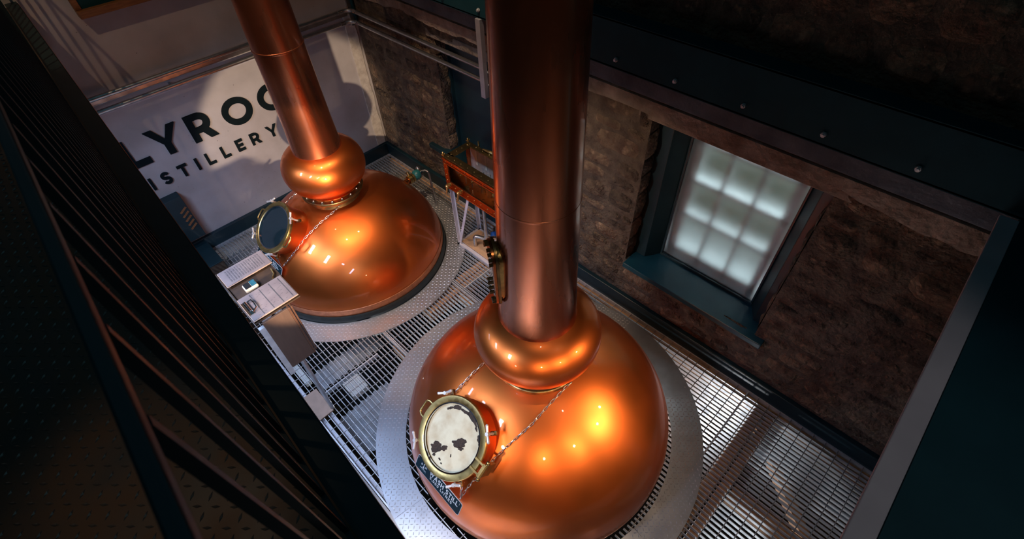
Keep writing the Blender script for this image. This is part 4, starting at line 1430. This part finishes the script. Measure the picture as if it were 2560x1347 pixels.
MB().cyl((-0.39, -2.67, 0.19), (-0.36, -2.64, 0.20), 0.034, n=14).cyl((-0.33, -2.61, 0.22), (-0.29, -2.57, 0.23), 0.03, n=14).build('hose_tail', M['chrome'], hp, smooth=True)
MB().cyl((-0.36, -2.64, 0.05), (-0.36, -2.64, 0.17), 0.016, n=10).box(-0.42, -0.30, -2.70, -2.60, 0.050, 0.075).build('foot', M['galv'], hp)

# ------------------------------------------------------------------ standing desk below the left gallery
DZ = 1.43
desk = empty('standing_desk', (-2.85, -2.98, 0), 'tall post desk with brown front board beside the far still', 'desk')
MB().cyl((-2.835, -3.02, 0.012), (-2.82, -2.98, DZ - 0.05), 0.019, n=12).build('post', M['steel'], desk, smooth=True)
MB().box(-2.985, -2.84, -3.05, -2.735, 0.003, 0.016).build('base_plate', M['hardboard'], desk, bevel=0.002)
MB().box(-2.915, -2.722, -3.03, -3.012, 0.83, DZ - 0.012).build('front_board', M['panel_brown'], desk, bevel=0.002)
MB().box(-2.722, -2.706, -3.035, -3.0, 0.83, DZ - 0.012).build('board_edge', M['wood'], desk, bevel=0.002)
MB().box(-2.700, -2.688, -3.035, -2.93, 0.86, DZ - 0.012).build('board_edge', M['wood'], desk, bevel=0.002)
MB().box(-2.955, -2.915, -3.02, -2.99, 0.75, DZ - 0.06).build('side_channel', M['galv'], desk)
tr = MB()
tr.box(-2.955, -2.60, -3.0, -2.34, DZ - 0.012, DZ)
tr.box(-2.955, -2.948, -3.0, -2.34, DZ, DZ + 0.018)
tr.box(-2.607, -2.60, -2.74, -2.57, DZ, DZ + 0.018)
tr.build('tray', M['tray_dark'], desk)


def clipboard(x0, x1, y0, y1, z, label, lines, clip, tilt=0.0):
    o = empty('clipboard', ((x0 + x1) / 2, (y0 + y1) / 2, z), label, 'clipboard')
    MB().box(x0, x1, y0, y1, z, z + 0.006).build('backing_board', M['hardboard'], o, bevel=0.002)
    MB().box(x0 + 0.004, x1 - 0.006, y0 + 0.006, y1 - 0.004, z + 0.0062, z + 0.0095).build('paper_sheets', M['paper'], o)
    zt = z + 0.0096
    if lines == 'bars':
        for k in range(4):
            xx = x0 + 0.085 + k * 0.075
            MB().box(xx, xx + 0.007, y0 + 0.012, y1 - 0.02, zt, zt + 0.0006).build('ruled_bar', M['ink'], o)
        wr = MB()
        for k in range(60):
            xx, yy = x0 + 0.05 + rnd.uniform(0, x1 - x0 - 0.09), y0 + 0.02 + rnd.uniform(0, y1 - y0 - 0.05)
            wr.box(xx, xx + rnd.uniform(0.006, 0.016), yy, yy + 0.002, zt, zt + 0.0004)
        wr.build('handwriting', M['ink_pale'], o, kind='stuff')
    else:
        wr = MB()
        for k in range(15):
            xx = x0 + 0.05 + k * (x1 - x0 - 0.08) / 15
            wr.box(xx, xx + 0.0022, y0 + 0.03, y1 - 0.02, zt, zt + 0.0004)
            for q in range(9):
                yy = y0 + 0.035 + q * (y1 - y0 - 0.06) / 9
                wr.box(xx + 0.004, xx + 0.010, yy, yy + rnd.uniform(0.006, 0.016), zt, zt + 0.0004)
        wr.build('printed_table', M['ink_pale'], o, kind='stuff')
    if clip:
        cm = MB()
        ym = (y0 + y1) / 2
        cm.box(x0 + 0.004, x0 + 0.045, ym - 0.075, ym + 0.075, zt, zt + 0.006)
        cm.cyl((x0 + 0.03, ym - 0.055, zt + 0.016), (x0 + 0.03, ym + 0.055, zt + 0.016), 0.013, n=12)
        cm.tube([(x0 + 0.04, ym - 0.06, zt + 0.01), (x0 + 0.075, ym - 0.045, zt + 0.022), (x0 + 0.08, ym, zt + 0.026), (x0 + 0.075, ym + 0.045, zt + 0.022), (x0 + 0.04, ym + 0.06, zt + 0.01)], 0.006, 8)
        cm.build('spring_clip', M['chrome'], o, smooth=True)
    return o


clipboard(-2.952, -2.605, -3.005, -2.725, DZ + 0.019, 'clipboard with black ruled bars and metal clip on the desk front', 'bars', True)
clipboard(-2.945, -2.585, -2.555, -2.355, DZ + 0.019, 'printed table sheet on board at the far end of the desk', 'table', False)
hd = empty('hand_meter', (-2.80, -2.645, DZ), 'small cream hand meter with a display lying between the clipboards', 'meter')
MB().box(-2.865, -2.765, -2.70, -2.62, DZ + 0.0005, DZ + 0.040).build('case', M['cream'], hd, bevel=0.012)
MB().box(-2.857, -2.812, -2.692, -2.628, DZ + 0.0402, DZ + 0.0415).build('keypad', M['black_plastic'], hd)
MB().box(-2.810, -2.772, -2.692, -2.628, DZ + 0.0402, DZ + 0.0415).build('display', M['screen'], hd)
MB().tube([(-2.66, -2.70, DZ + 0.012), (-2.63, -2.66, DZ + 0.012), (-2.622, -2.60, DZ + 0.012)], 0.006, 8).build('pen', M['brass'], smooth=True, label='thin brass pen on the dark desk tray', cat='pen')

# dark cabinets against the lettered wall below the left gallery
cb = empty('wall_cabinet', (-2.85, -0.06, 0.28), 'dark wall cabinet with a slatted vent low on the lettered wall', 'cabinet')
MB().box(-3.05, -2.705, -0.13, 0.0, 0.27, 0.85).build('body', M['rail_steel'], cb, bevel=0.004)
for k in range(5):
    MB().bar((-2.80 + 0.0, -0.135, 0.42 + k * 0.06), (-2.72, -0.135, 0.47 + k * 0.06), 0.022, 0.006, (0, 1, 0)).build('vent_slat', M['wood_frame'], cb)
cb = empty('floor_cabinet', (-2.9, -0.4, 0.0), 'low dark cabinet on the grating below the left gallery', 'cabinet')
MB().box(-3.2, -2.74, -0.56, -0.12, 0.012, 0.16).build('body', M['rail_steel'], cb, bevel=0.004)
MB().box(-3.2, -2.745, -0.575, -0.562, 0.02, 0.15).build('front', M['tray_dark'], cb)

# ------------------------------------------------------------------ galleries beside the camera
ga = radians(1.9)
gy = Vector((sin(ga), cos(ga), 0))        # along the left gallery edge, away from the camera
gx = Vector((cos(ga), -sin(ga), 0))
G0 = Vector((CAM.x, CAM.y, 0)) + gx * -0.004


def gp(u, v, z):
    return G0 + gx * u + gy * v + Vector((0, 0, z))


gal = MB()
gal.obox(gp(-1.05, 1.35, 2.834), gx, gy, (0, 0, 1), 2.08, 8.9, 0.03)
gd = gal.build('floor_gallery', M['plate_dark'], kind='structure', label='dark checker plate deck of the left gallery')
tb = MB()
pt = 0.036
for i in range(0, 24):
    for j in range(-8, 120):
        uu, vv_ = -0.03 - i * pt, j * pt
        d = (gx + gy) if (i + j) % 2 else (gx - gy)
        d = d.normalized()
        w = Vector((-d.y, d.x, 0))
        p = gp(uu, vv_, 2.849)
        tb.add([p - d * 0.014, p + w * 0.0045, p + d * 0.014, p - w * 0.0045, p - d * 0.006 + Vector((0, 0, 0.0035)), p + d * 0.006 + Vector((0, 0, 0.0035))],
               [(0, 4, 1), (1, 4, 5), (1, 5, 2), (2, 5, 3), (3, 5, 4), (3, 4, 0)])
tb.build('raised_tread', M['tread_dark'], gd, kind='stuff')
fa = MB()
fa.obox(gp(-0.008, 1.35, 2.64), gx, gy, (0, 0, 1), 0.012, 8.9, 0.44)
fa.obox(gp(-0.06, 1.35, 2.43), gx, gy, (0, 0, 1), 0.11, 8.9, 0.014)
fa.build('fascia', M['black_steel'], gd, label='dark steel edge channel')
MB().obox(gp(-0.006, 3.6, 2.852), gx, gy, (0, 0, 1), 0.012, 4.4, 0.008).build('lit_edge_strip', M['safe_copper'], gd, label='thin coppery strip standing in for the lit deck edge')  # light along the deck edge, put in as a coppery strip
MB().obox(gp(-0.045, 1.35, 2.862), gx, gy, (0, 0, 1), 0.078, 8.9, 0.024).build('dark_edge_strip', M['rail_steel'], gd, label='added black strip that darkens the deck edge')  # dark strip added where the deck edge lies in shade
# railing
rl = empty('railing', gp(-0.09, 0, 2.85), 'dark steel balustrade of slim bars along the left gallery edge', 'railing')
MB().obox(gp(-0.092, 1.95, 3.885), gx, gy, (0, 0, 1), 0.014, 7.4, 0.016).build('handrail', M['rail_steel'], rl, bevel=0.003)
MB().obox(gp(-0.092, 1.95, 2.93), gx, gy, (0, 0, 1), 0.012, 7.4, 0.02).build('bottom_rail', M['rail_steel'], rl)
v = -1.65
while v < 5.6:
    MB().obox(gp(-0.092, v, 3.40), gx, gy, (0, 0, 1), 0.012, 0.012, 0.94).build('baluster', M['rail_steel'], rl)
    v += 0.115
# cross gallery at the near end
ng = MB()
ng.box(-5.3, -0.02, -8.6, -6.262, 2.50, 2.535)
g2 = ng.build('floor_landing', M['black_steel'], kind='structure', label='dark deck of the cross gallery at the near end')
MB().box(-2.62, -0.16, -6.262, -6.185, 2.512, 2.53).build('edge_beam', M['grey_paint'], g2, bevel=0.004, label='grey painted edge beam')
print('bearing bars', nb, 'objects', len(bpy.data.objects))
